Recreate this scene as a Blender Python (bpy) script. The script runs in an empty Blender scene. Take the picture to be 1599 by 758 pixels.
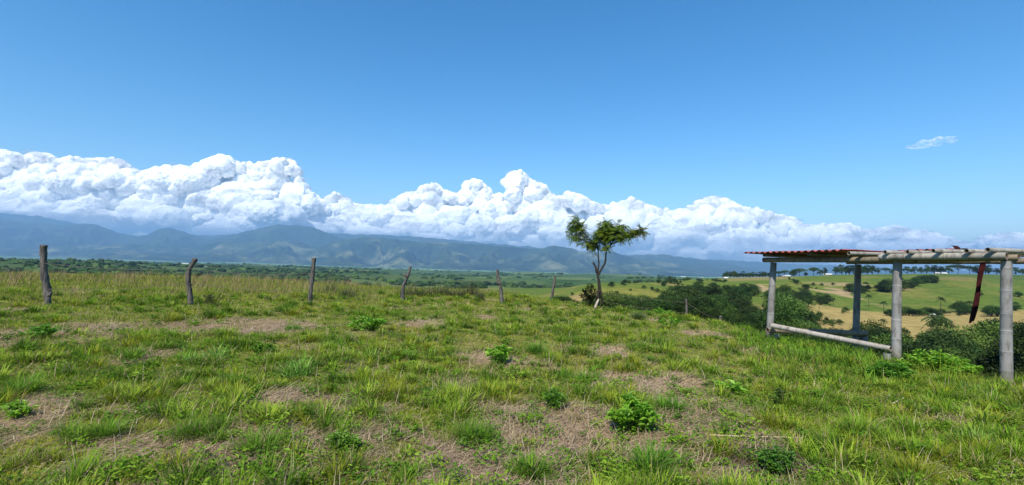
import bpy, bmesh, math, random
import numpy as np
from mathutils import Matrix, Vector

random.seed(7)
RS = np.random.RandomState
SC = bpy.context.scene
COL = SC.collection
R = math.radians

# ------------------------------------------------------------------ camera
EYE = 1.55
F_PX = 733.0
PITCH, ROLL = 2.03, 1.5
cam_data = bpy.data.cameras.new("camera")
cam = bpy.data.objects.new("camera", cam_data)
COL.objects.link(cam)
cam_data.sensor_width = 36.0
cam_data.lens = 36.0 * F_PX / 1599.0
cam_data.clip_start = 0.05
cam_data.clip_end = 400000.0
CM = Matrix.Rotation(R(90 + PITCH), 4, 'X') @ Matrix.Rotation(R(ROLL), 4, 'Z')
cam.matrix_world = Matrix.Translation((0, 0, EYE)) @ CM
SC.camera = cam

# ------------------------------------------------------------------ sky, sun, exposure
SUN_EL, SUN_AZ = 49.0, 205.0          # azimuth clockwise from +Y (the view direction): behind and to the left
world = bpy.data.worlds.new("World")
SC.world = world
world.use_nodes = True
wn = world.node_tree.nodes
wl = world.node_tree.links
bg = wn["Background"]
sky = wn.new("ShaderNodeTexSky")
sky.sky_type = 'NISHITA'
sky.sun_disc = False
sky.sun_elevation = R(SUN_EL)
sky.sun_rotation = R(SUN_AZ)
sky.altitude = 700
sky.air_density = 1.0
sky.dust_density = 0.3
sky.ozone_density = 1.6
hs = wn.new("ShaderNodeHueSaturation")
hs.inputs['Saturation'].default_value = 1.38
hs.inputs['Hue'].default_value = 0.496
wl.new(sky.outputs[0], hs.inputs['Color'])
wl.new(hs.outputs[0], bg.inputs[0])
bg.inputs[1].default_value = 0.132
sd = bpy.data.lights.new("sun", 'SUN')
sd.energy = 4.6
sd.angle = R(0.55)
sd.color = (1.0, 0.94, 0.84)
sun = bpy.data.objects.new("sun", sd)
COL.objects.link(sun)
_s = Vector((math.sin(R(SUN_AZ)) * math.cos(R(SUN_EL)), math.cos(R(SUN_AZ)) * math.cos(R(SUN_EL)), math.sin(R(SUN_EL))))
sun.rotation_euler = _s.to_track_quat('Z', 'Y').to_euler()
SC.view_settings.view_transform = 'Standard'
SC.view_settings.look = 'None'
SC.view_settings.exposure = 0.55
SC.view_settings.gamma = 1.0
SC.cycles.max_bounces = 8
SC.cycles.diffuse_bounces = 3
SC.cycles.transparent_max_bounces = 12
SC.cycles.volume_bounces = 0

# ------------------------------------------------------------------ maths helpers
M3 = np.array(CM.to_3x3())

def ray(x, y):
    x = np.asarray(x, float); y = np.asarray(y, float)
    d = np.stack([(x - 799.5) / F_PX, -(y - 379.0) / F_PX, -np.ones_like(x + y)], -1) @ M3.T
    return d / d[..., 1:2]

def at(x, y, depth):
    """point at `depth` metres along the view axis seen in direction (x, y)"""
    return ray(x, y) * np.asarray(depth, float)[..., None] + np.array([0, 0, EYE])

def _h(ix, iy, iz, seed):
    n = (ix.astype(np.int64) * 374761393 + iy.astype(np.int64) * 668265263 + iz.astype(np.int64) * 2147483647 + seed * 974711) & 0xffffffff
    n = ((n ^ (n >> 13)) * 1274126177) & 0xffffffff
    n = (n ^ (n >> 16)) & 0xffffffff
    n = (n * 2246822519) & 0xffffffff
    return ((n ^ (n >> 15)) & 0xffffff) / float(0xffffff)

def noise2(x, y, seed=0):
    x = np.asarray(x, float); y = np.asarray(y, float)
    ix = np.floor(x); iy = np.floor(y)
    fx = x - ix; fy = y - iy
    z = np.zeros_like(ix)
    def g(dx, dy):
        a = _h(ix + dx, iy + dy, z, seed) * 2 * np.pi
        return np.cos(a) * (fx - dx) + np.sin(a) * (fy - dy)
    u = fx * fx * fx * (fx * (fx * 6 - 15) + 10); v = fy * fy * fy * (fy * (fy * 6 - 15) + 10)
    a = g(0, 0) * (1 - u) + g(1, 0) * u
    b = g(0, 1) * (1 - u) + g(1, 1) * u
    return (a * (1 - v) + b * v) * 1.5

def fbm2(x, y, octs=4, seed=0, gain=0.5):
    s = 0; a = 1.0; t = 0
    for k in range(octs):
        s = s + a * noise2(x * 2 ** k + 17.3 * k, y * 2 ** k - 9.1 * k, seed + k); t += a; a *= gain
    return s / t * 1.3

def noise3(p, seed=0):
    i = np.floor(p); f = p - i
    u = f * f * f * (f * (f * 6 - 15) + 10)
    r = 0
    for dx in (0, 1):
        for dy in (0, 1):
            for dz in (0, 1):
                h1 = _h(i[:, 0] + dx, i[:, 1] + dy, i[:, 2] + dz, seed)
                h2 = _h(i[:, 0] + dx, i[:, 1] + dy, i[:, 2] + dz, seed + 77)
                cz = h1 * 2 - 1; sz = np.sqrt(1 - cz * cz); a = h2 * 2 * np.pi
                g = sz * np.cos(a) * (f[:, 0] - dx) + sz * np.sin(a) * (f[:, 1] - dy) + cz * (f[:, 2] - dz)
                w = (u[:, 0] if dx else 1 - u[:, 0]) * (u[:, 1] if dy else 1 - u[:, 1]) * (u[:, 2] if dz else 1 - u[:, 2])
                r = r + g * w
    return r * 1.6

def sstep(a, b, x):
    t = np.clip((x - a) / (b - a), 0, 1)
    return t * t * (3 - 2 * t)

# ------------------------------------------------------------------ object helpers
def tag(o, label=None, cat=None, group=None, kind=None):
    if label: o['label'] = label
    if cat: o['category'] = cat
    if group: o['group'] = group
    if kind: o['kind'] = kind
    return o

def empty(name, loc, label, cat, group=None, kind=None):
    o = bpy.data.objects.new(name, None)
    COL.objects.link(o)
    o.location = [float(v) for v in loc]
    o.empty_display_size = 0.2
    return tag(o, label, cat, group, kind)

class Geo:
    def __init__(self):
        self.v = []; self.f = []; self.c = []; self.n = 0
    def add(self, v, faces, c=None):
        v = np.asarray(v, np.float32).reshape(-1, 3)
        for f in (faces if isinstance(faces, list) else [faces]):
            f = np.asarray(f, np.int64)
            if f.size: self.f.append(f + self.n)
        if c is None: c = (0.5, 0.5, 0.5)
        c = np.asarray(c, np.float32)
        if c.ndim == 1: c = np.tile(c, (len(v), 1))
        self.v.append(v); self.c.append(c); self.n += len(v)
        return self
    def mesh(self, name, mat, smooth=False):
        me = bpy.data.meshes.new(name)
        v = np.concatenate(self.v); c = np.concatenate(self.c)
        me.vertices.add(len(v)); me.vertices.foreach_set('co', v.ravel())
        li = np.concatenate([f.ravel() for f in self.f]).astype(np.int32)
        tot = np.concatenate([np.full(len(f), f.shape[1], np.int32) for f in self.f])
        st = np.concatenate([[0], np.cumsum(tot)[:-1]]).astype(np.int32)
        me.loops.add(len(li)); me.loops.foreach_set('vertex_index', li)
        me.polygons.add(len(tot)); me.polygons.foreach_set('loop_start', st)
        me.polygons.foreach_set('loop_total', tot)
        me.polygons.foreach_set('use_smooth', np.full(len(tot), smooth))
        at_ = me.attributes.new('Col', 'FLOAT_COLOR', 'POINT')
        at_.data.foreach_set('color', np.concatenate([c, np.ones((len(c), 1), np.float32)], 1).ravel())
        me.update(calc_edges=True)
        me.materials.append(mat)
        return me
    def obj(self, name, mat, parent=None, smooth=False, label=None, cat=None, group=None, kind=None, loc=None):
        o = bpy.data.objects.new(name, self.mesh(name, mat, smooth))
        COL.objects.link(o)
        if parent is not None: o.parent = parent
        if loc is not None: o.location = [float(q) for q in loc]
        return tag(o, label, cat, group, kind)

def frames(P):
    P = np.asarray(P, float)
    T = np.gradient(P, axis=0)
    T /= np.linalg.norm(T, axis=1)[:, None] + 1e-12
    up = np.array([0, 0, 1.0]) if abs(T[0, 2]) < 0.9 else np.array([1.0, 0, 0])
    N = []; n = np.cross(T[0], up); n /= np.linalg.norm(n)
    for t in T:
        n = n - t * np.dot(n, t); n /= np.linalg.norm(n) + 1e-12; N.append(n)
    N = np.array(N)
    return T, N, np.cross(T, N)

def tube(g, P, rad, sides=8, c=(0.5, 0.5, 0.5), cap=True, rough=0.0, seed=0):
    P = np.asarray(P, float); n = len(P)
    rad = np.broadcast_to(np.asarray(rad, float), (n,))
    T, N, B = frames(P)
    a = np.arange(sides) * 2 * np.pi / sides
    rr = rad[:, None] * np.ones((1, sides))
    if rough:
        rr = rr * (1 + rough * RS(seed).uniform(-1, 1, (n, sides)))
    V = P[:, None] + rr[..., None] * (np.cos(a)[None, :, None] * N[:, None] + np.sin(a)[None, :, None] * B[:, None])
    i = np.arange(n - 1)[:, None] * sides; j = np.arange(sides)[None]; k = (j + 1) % sides
    F = np.stack([i + j, i + k, i + sides + k, i + sides + j], -1).reshape(-1, 4)
    fs = [F]
    V = V.reshape(-1, 3)
    if cap:
        V = np.concatenate([V, P[:1], P[-1:]])
        s = np.arange(sides); e = (s + 1) % sides
        fs.append(np.stack([np.full(sides, n * sides), e, s], -1))
        o = (n - 1) * sides
        fs.append(np.stack([np.full(sides, n * sides + 1), o + s, o + e], -1))
    if np.ndim(c) == 2:
        c = np.repeat(np.asarray(c), sides, 0)
        if cap: c = np.concatenate([c, c[:1], c[-1:]])
    g.add(V, fs, c)

def spline(P, n):
    P = np.asarray(P, float); m = len(P)
    t = np.linspace(0, m - 1, n); i = np.clip(t.astype(int), 0, m - 2); f = (t - i)[:, None]
    p0 = P[np.clip(i - 1, 0, m - 1)]; p1 = P[i]; p2 = P[i + 1]; p3 = P[np.clip(i + 2, 0, m - 1)]
    return 0.5 * (2 * p1 + (p2 - p0) * f + (2 * p0 - 5 * p1 + 4 * p2 - p3) * f ** 2 + (3 * p1 - p0 - 3 * p2 + p3) * f ** 3)

def blades(g, P, H, W, az, lean, bend, C, segs=2, C2=None):
    """grass blades: base points P (n,3), length H, width W, azimuth az, start lean and extra bend in radians"""
    n = len(P)
    H = np.broadcast_to(H, (n,)); W = np.broadcast_to(W, (n,)); lean = np.broadcast_to(lean, (n,)); bend = np.broadcast_to(bend, (n,))
    dx = np.stack([np.cos(az), np.sin(az), np.zeros(n)], -1)
    side = np.stack([-np.sin(az), np.cos(az), np.zeros(n)], -1)
    V = np.zeros((n, 2 * segs + 1, 3)); p = P.copy()
    Cc = np.zeros((n, 2 * segs + 1, 3))
    if C2 is None: C2 = C
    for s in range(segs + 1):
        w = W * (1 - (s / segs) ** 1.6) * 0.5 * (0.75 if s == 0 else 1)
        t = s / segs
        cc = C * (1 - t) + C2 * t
        if s < segs:
            V[:, 2 * s] = p - side * w[:, None]; V[:, 2 * s + 1] = p + side * w[:, None]
            Cc[:, 2 * s] = cc; Cc[:, 2 * s + 1] = cc
            a = lean + bend * ((s + 0.5) / segs)
            p = p + (dx * np.sin(a)[:, None] + np.array([0, 0, 1.0]) * np.cos(a)[:, None]) * (H / segs)[:, None]
        else:
            V[:, 2 * segs] = p; Cc[:, 2 * segs] = cc
    k = 2 * segs + 1
    b = np.arange(n)[:, None] * k
    fs = []
    for s in range(segs - 1):
        fs.append(b + np.array([[2 * s, 2 * s + 1, 2 * s + 3, 2 * s + 2]]))
    fs.append(b + np.array([[2 * segs - 2, 2 * segs - 1, 2 * segs]]))
    g.add(V.reshape(-1, 3), fs, Cc.reshape(-1, 3))

def leaves(g, P, D, Nn, L, W, C, fold=0.25):
    """rhombic folded leaves: base P, direction D, approximate normal Nn, length L, width W"""
    n = len(P)
    D = D / (np.linalg.norm(D, axis=1)[:, None] + 1e-9)
    S = np.cross(D, Nn); S /= np.linalg.norm(S, axis=1)[:, None] + 1e-9
    U = np.cross(S, D)
    L = np.broadcast_to(L, (n,))[:, None]; W = np.broadcast_to(W, (n,))[:, None]
    a = P + D * L * 0.45
    V = np.stack([P, a + S * W * 0.5 + U * W * fold, P + D * L - U * W * fold, a - S * W * 0.5 + U * W * fold], 1)
    b = np.arange(n)[:, None] * 4
    g.add(V.reshape(-1, 3), [b + np.array([[0, 1, 2]]), b + np.array([[0, 2, 3]])], np.repeat(C, 4, 0))

def rdir(rs, n):
    z = rs.uniform(-1, 1, n); a = rs.uniform(0, 2 * np.pi, n); s = np.sqrt(1 - z * z)
    return np.stack([s * np.cos(a), s * np.sin(a), z], -1)

# ------------------------------------------------------------------ materials
def new_mat(name):
    m = bpy.data.materials.new(name); m.use_nodes = True
    nt = m.node_tree
    for n in list(nt.nodes): nt.nodes.remove(n)
    out = nt.nodes.new("ShaderNodeOutputMaterial")
    return m, nt, nt.nodes, nt.links, out

def foliage_mat(name, trans=0.35, rough=0.55, vary=0.25, gain=1.0, spec=0.25):
    m, nt, N, L, out = new_mat(name)
    a = N.new("ShaderNodeAttribute"); a.attribute_name = 'Col'
    oi = N.new("ShaderNodeObjectInfo")
    hs = N.new("ShaderNodeHueSaturation")
    mr = N.new("ShaderNodeMapRange"); mr.inputs[3].default_value = (1 - vary) * gain; mr.inputs[4].default_value = (1 + vary) * gain
    L.new(oi.outputs['Random'], mr.inputs[0]); L.new(mr.outputs[0], hs.inputs['Value'])
    m2 = N.new("ShaderNodeMath"); m2.operation = 'MULTIPLY_ADD'; m2.inputs[1].default_value = 0.03; m2.inputs[2].default_value = 0.485
    fr = N.new("ShaderNodeMath"); fr.operation = 'FRACT'; f0 = N.new("ShaderNodeMath"); f0.operation = 'MULTIPLY'; f0.inputs[1].default_value = 17.31
    L.new(oi.outputs['Random'], f0.inputs[0]); L.new(f0.outputs[0], fr.inputs[0]); L.new(fr.outputs[0], m2.inputs[0]); L.new(m2.outputs[0], hs.inputs['Hue'])
    L.new(a.outputs['Color'], hs.inputs['Color'])
    p = N.new("ShaderNodeBsdfPrincipled"); p.inputs['Roughness'].default_value = rough
    p.inputs['Specular IOR Level'].default_value = spec
    L.new(hs.outputs[0], p.inputs['Base Color'])
    t = N.new("ShaderNodeBsdfTranslucent"); L.new(hs.outputs[0], t.inputs[0])
    mx = N.new("ShaderNodeMixShader"); mx.inputs[0].default_value = trans
    L.new(p.outputs[0], mx.inputs[1]); L.new(t.outputs[0], mx.inputs[2]); L.new(mx.outputs[0], out.inputs[0])
    return m

def surf_mat(name, base, base2=None, scale=8, rough=0.85, stretch=(1, 1, 1), use_attr=False, bump=0.0, detail=6, spec=0.3, contrast=(0.35, 0.65), metallic=0):
    m, nt, N, L, out = new_mat(name)
    tc = N.new("ShaderNodeTexCoord"); mp = N.new("ShaderNodeMapping"); mp.inputs['Scale'].default_value = stretch
    L.new(tc.outputs['Object'], mp.inputs[0])
    nz = N.new("ShaderNodeTexNoise"); nz.inputs['Scale'].default_value = scale; nz.inputs['Detail'].default_value = detail
    nz.inputs['Roughness'].default_value = 0.65
    L.new(mp.outputs[0], nz.inputs['Vector'])
    cr = N.new("ShaderNodeValToRGB")
    cr.color_ramp.elements[0].position = contrast[0]; cr.color_ramp.elements[1].position = contrast[1]
    b2 = base2 or base
    cr.color_ramp.elements[0].color = (*base, 1); cr.color_ramp.elements[1].color = (*b2, 1)
    L.new(nz.outputs[0], cr.inputs[0])
    p = N.new("ShaderNodeBsdfPrincipled"); p.inputs['Roughness'].default_value = rough
    p.inputs['Specular IOR Level'].default_value = spec; p.inputs['Metallic'].default_value = metallic
    src = cr.outputs[0]
    if use_attr:
        a = N.new("ShaderNodeAttribute"); a.attribute_name = 'Col'
        mm = N.new("ShaderNodeMix"); mm.data_type = 'RGBA'; mm.blend_type = 'MULTIPLY'; mm.inputs[0].default_value = 1
        L.new(src, mm.inputs[6]); L.new(a.outputs[0], mm.inputs[7]); src = mm.outputs[2]
    L.new(src, p.inputs['Base Color'])
    if bump:
        b = N.new("ShaderNodeBump"); b.inputs['Strength'].default_value = bump; b.inputs['Distance'].default_value = 0.01
        L.new(nz.outputs[0], b.inputs['Height']); L.new(b.outputs[0], p.inputs['Normal'])
    L.new(p.outputs[0], out.inputs[0])
    return m

M_grass = foliage_mat("grass", 0.34, 0.7, 0.0, 1.0, 0.10)
M_straw = foliage_mat("dry_straw", 0.15, 0.7, 0.0)
M_leaf = foliage_mat("weed_leaf", 0.48, 0.45, 0.06, 1.0, 0.35)
M_tree = foliage_mat("tree_leaf", 0.22, 0.6, 0.48, 1.0, 0.2)
M_bark = surf_mat("bark", (0.03, 0.024, 0.018), (0.09, 0.072, 0.055), 14, 0.95, (1, 1, .25), bump=0.6)
M_dbark = surf_mat("dark_bark", (0.014, 0.011, 0.009), (0.05, 0.04, 0.032), 14, 0.95, (1, 1, .25), bump=0.6)
M_post = surf_mat("weathered_post", (0.035, 0.03, 0.027), (0.17, 0.15, 0.13), 22, 0.95, (1, 1, .15), bump=0.8)
M_bamboo = surf_mat("weathered_bamboo", (0.42, 0.38, 0.33), (1.0, 0.98, 0.95), 11, 0.6, (1, 1, .35), use_attr=True, bump=0.3, contrast=(.3, .52))
M_wire = surf_mat("rusty_wire", (0.12, 0.08, 0.06), (0.2, 0.16, 0.13), 40, 0.7)
M_red = surf_mat("red_sheet_metal", (0.17, 0.04, 0.03), (0.36, 0.07, 0.06), 4, 0.55, bump=0.05)
M_darkred = surf_mat("rusted_red_metal", (0.018, 0.004, 0.005), (0.05, 0.009, 0.009), 9, 0.8, spec=0.1)
M_white = surf_mat("white_paint", (0.62, 0.62, 0.6), (0.8, 0.8, 0.78), 3, 0.6)
M_wallp = surf_mat("plaster_wall", (0.42, 0.38, 0.33), (0.55, 0.5, 0.45), 2, 0.9)
M_grey = surf_mat("grey_metal", (0.3, 0.3, 0.3), (0.4, 0.4, 0.4), 4, 0.5)
M_whiteb = surf_mat("pale_stripped_bark", (0.30, 0.24, 0.18), (0.50, 0.43, 0.34), 16, 0.8, (1, 1, .3))

# ------------------------------------------------------------------ terrain: heights relative to the eye, by direction column and distance
TER = {
 -250: [(.3,-1.55),(3.2,-1.55),(8,-1.55),(13,-1.57),(28,-2.1),(58,-3.3),(95,-8),(140,-14),(220,-22),(380,-30),(700,-40),(1500,-62),(4000,-128),(15000,-290),(44000,-300)],
 0:    [(.3,-1.55),(3.2,-1.55),(8,-1.55),(13,-1.57),(28,-2.1),(58,-3.2),(95,-8),(140,-14),(220,-22),(380,-30),(700,-38),(1500,-60),(4000,-125),(15000,-288),(44000,-300)],
 250:  [(.3,-1.55),(3.2,-1.55),(8,-1.55),(13.5,-1.58),(28,-2.1),(55,-3.0),(95,-8),(140,-14),(220,-22),(380,-30),(700,-40),(1500,-62),(4000,-125),(15000,-290),(44000,-300)],
 500:  [(.3,-1.55),(3.2,-1.55),(8,-1.55),(15,-1.58),(28,-2.15),(48,-3.0),(80,-8),(140,-16),(220,-26),(380,-34),(700,-44),(1500,-68),(4000,-125),(15000,-300),(44000,-310)],
 640:  [(.3,-1.55),(3.2,-1.55),(8,-1.55),(14,-1.62),(18,-1.75),(32,-2.2),(60,-7),(140,-18),(220,-30),(380,-42),(700,-50),(1500,-82),(4000,-128),(15000,-310),(44000,-320)],
 780:  [(.3,-1.55),(3.2,-1.55),(8,-1.55),(14,-1.65),(20,-1.85),(30,-2.1),(60,-7),(140,-18),(220,-30),(380,-40),(700,-48),(1500,-80),(4000,-130),(15000,-320),(44000,-330)],
 860:  [(.3,-1.55),(3.2,-1.55),(8,-1.56),(14,-1.66),(20,-1.85),(27,-2.35),(60,-8),(140,-17),(220,-25),(380,-32),(700,-46),(1500,-78),(4000,-128),(15000,-320),(44000,-330)],
 930:  [(.3,-1.55),(3.2,-1.55),(8,-1.57),(14,-1.70),(18,-1.78),(20.5,-2.0),(50,-7.5),(120,-14),(200,-17.5),(350,-21.5),(520,-23.5),(1500,-76),(4000,-122),(15000,-320),(44000,-330)],
 1000: [(.3,-1.55),(3.2,-1.55),(8,-1.58),(14,-1.75),(18,-1.95),(20,-2.12),(50,-8),(120,-15),(200,-19),(350,-22),(520,-25),(1500,-62),(4000,-117),(15000,-340),(44000,-350)],
 1100: [(.3,-1.55),(3.2,-1.55),(8,-1.60),(12,-1.70),(15,-1.85),(17,-2.05),(45,-8),(120,-16),(200,-19),(350,-21),(700,-22),(1500,-66),(4000,-125),(15000,-340),(44000,-350)],
 1200: [(.3,-1.55),(3.2,-1.55),(8,-1.65),(11.7,-1.84),(13,-1.95),(14.5,-2.25),(40,-8),(90,-15.5),(200,-21),(350,-22),(700,-17.5),(1500,-70),(4000,-130),(15000,-340),(44000,-350)],
 1337: [(.3,-1.55),(3.2,-1.55),(8,-1.74),(10,-1.85),(12.3,-2.19),(14,-2.6),(35,-9),(90,-19),(200,-27),(350,-29),(700,-9.5),(1500,-70),(4000,-130),(15000,-340),(44000,-350)],
 1450: [(.3,-1.55),(3.2,-1.55),(7,-1.74),(8.5,-1.9),(9.7,-2.15),(11,-2.7),(35,-10),(90,-20),(200,-28),(350,-29.5),(700,-5.5),(1500,-70),(4000,-130),(15000,-340),(44000,-350)],
 1599: [(.3,-1.55),(3.2,-1.55),(6,-1.7),(7.9,-1.95),(9,-2.18),(10.5,-2.8),(35,-10.5),(90,-21),(200,-28),(350,-29),(700,-3),(1500,-70),(4000,-130),(15000,-340),(44000,-350)],
 1900: [(.3,-1.55),(3.2,-1.55),(6,-1.7),(7.9,-1.95),(9,-2.18),(10.5,-2.8),(35,-10.5),(90,-21),(200,-28),(350,-29),(700,-4),(1500,-70),(4000,-130),(15000,-340),(44000,-350)],
}
_px = sorted(TER)
_azk = np.array([math.atan2(*ray(x, 400.0)[:2]) for x in _px])
_tab = np.array([[(math.log(d / math.cos(a)), h) for d, h in TER[x]] for x, a in zip(_px, _azk)])   # (cols, layers, 2)
_avg = 0.5 * (_tab[0] + _tab[-1])
_azk = np.concatenate([[-math.pi], _azk, [math.pi]])
_tab = np.concatenate([_avg[None], _tab, _avg[None]])
_AZ = np.linspace(-math.pi, math.pi, 2881)
_T = np.stack([[np.interp(_AZ, _azk, _tab[:, l, k]) for k in (0, 1)] for l in range(_tab.shape[1])])      # (layers, 2, 2881)
_ker = np.exp(-0.5 * (np.arange(-40, 41) / 12.0) ** 2); _ker /= _ker.sum()
for l in range(_T.shape[0]):
    for k in (0, 1):
        _T[l, k] = np.convolve(np.pad(_T[l, k], 40, mode='edge'), _ker, 'valid')

def ground(X, Y, detail=True):
    X = np.atleast_1d(np.asarray(X, float)); Y = np.atleast_1d(np.asarray(Y, float))
    shp = X.shape; X = X.ravel(); Y = Y.ravel()
    az = np.arctan2(X, Y); r = np.hypot(X, Y) + 1e-6; lr = np.log(r)
    nl = _T.shape[0]
    i = (az + math.pi) / (2 * math.pi) * 2880; i0 = np.clip(i.astype(int), 0, 2879); f = i - i0
    A = _T[:, :, i0] * (1 - f) + _T[:, :, i0 + 1] * f          # layers,2,n
    xs, hs = A[:, 0], A[:, 1]
    dlt = (hs[1:] - hs[:-1]) / (xs[1:] - xs[:-1])
    m = np.zeros_like(hs)
    m[1:-1] = 0.5 * (dlt[1:] + dlt[:-1])
    same = (dlt[1:] * dlt[:-1]) > 0
    hm = 2 * dlt[1:] * dlt[:-1] / np.where(same, dlt[1:] + dlt[:-1], 1)
    m[1:-1] = np.where(same, hm, 0)
    out = np.where(lr <= xs[0], hs[0], hs[-1])
    for l in range(nl - 1):
        s = (lr > xs[l]) & (lr <= xs[l + 1])
        if not s.any(): continue
        w = xs[l + 1, s] - xs[l, s]; t = (lr[s] - xs[l, s]) / w
        t2 = t * t; t3 = t2 * t
        out[s] = (2 * t3 - 3 * t2 + 1) * hs[l, s] + (t3 - 2 * t2 + t) * w * m[l, s] + (-2 * t3 + 3 * t2) * hs[l + 1, s] + (t3 - t2) * w * m[l + 1, s]
    if detail:
        nearw = 1 - sstep(18, 60, r)
        out += nearw * (0.035 * noise2(X / 1.7, Y / 1.7, 3) + 0.018 * noise2(X / .55, Y / .55, 4))
        out += sstep(60, 200, r) * (1 - sstep(600, 1200, r)) * 1.0 * noise2(X / 60, Y / 60, 5)
        rr = sstep(150, 330, r) * (1 - sstep(550, 750, r)) * sstep(0.2, .5, az)
        out += rr * 4.2 * noise2(X / 110 + .3, Y / 110, 8)
        mm = sstep(900, 2000, r) * (1 - sstep(8000, 12000, r))
        out += mm * (22 * noise2(X / 900, Y / 700, 6) + 9 * noise2(X / 330, Y / 300, 7))
        m0 = sstep(500, 900, r) * (1 - sstep(1500, 2500, r)) * (1 - sstep(0.05, .25, az))
        out += m0 * 7 * noise2(X / 260, Y / 260, 9)
    return (out + EYE).reshape(shp)

def gz(x, y): return float(ground(x, y)[0])

def hit(x, y, dmin=1.0, dmax=14000.0):
    d = np.geomspace(dmin, dmax, 700)
    P = at(np.full(700, float(x)), np.full(700, float(y)), d)
    k = np.nonzero(P[:, 2] <= ground(P[:, 0], P[:, 1]))[0]
    if len(k) == 0: return None
    p = P[k[0]].copy(); p[2] = gz(p[0], p[1])
    return p

# patches of bare dry thatch in the turf, world positions
DRY = []
for x, y, rr in [(330,720,.55),(720,715,.6),(900,700,.7),(1180,700,.45),(700,600,.35),(960,600,.5),(640,505,.6),(240,640,.4),(60,640,.5),(880,645,.35),
                 (1060,590,.5),(1090,520,.5),(1130,640,.4),(400,510,1.0),(130,520,1.1),(1010,500,.5),(940,548,.6),(560,690,.4),(1350,640,.3),(1500,660,.35),(1080,655,.45),(440,620,.35),(780,770,.5), (1240,745,.4),(180,570,.6),(760,560,.4)]:
    p = hit(x, y, 1.5); DRY.append((p[0], p[1], rr))

SOIL = hit(1195, 725, 1.5)
def dryness(X, Y):
    n = 0.55 * noise2(X / 1.3, Y / 1.1, 21) + 0.35 * noise2(X / .45, Y / .4, 22) + 0.3 * noise2(X / 4, Y / 4, 23)
    v = n - 0.05
    for (a, b, r) in DRY:
        v = v + 0.75 * np.exp(-((X - a) ** 2 + ((Y - b) * .9) ** 2) / (r * r))
    az = np.arctan2(X, Y)
    v = v - 0.28 * sstep(.38, .62, az)
    return v

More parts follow.
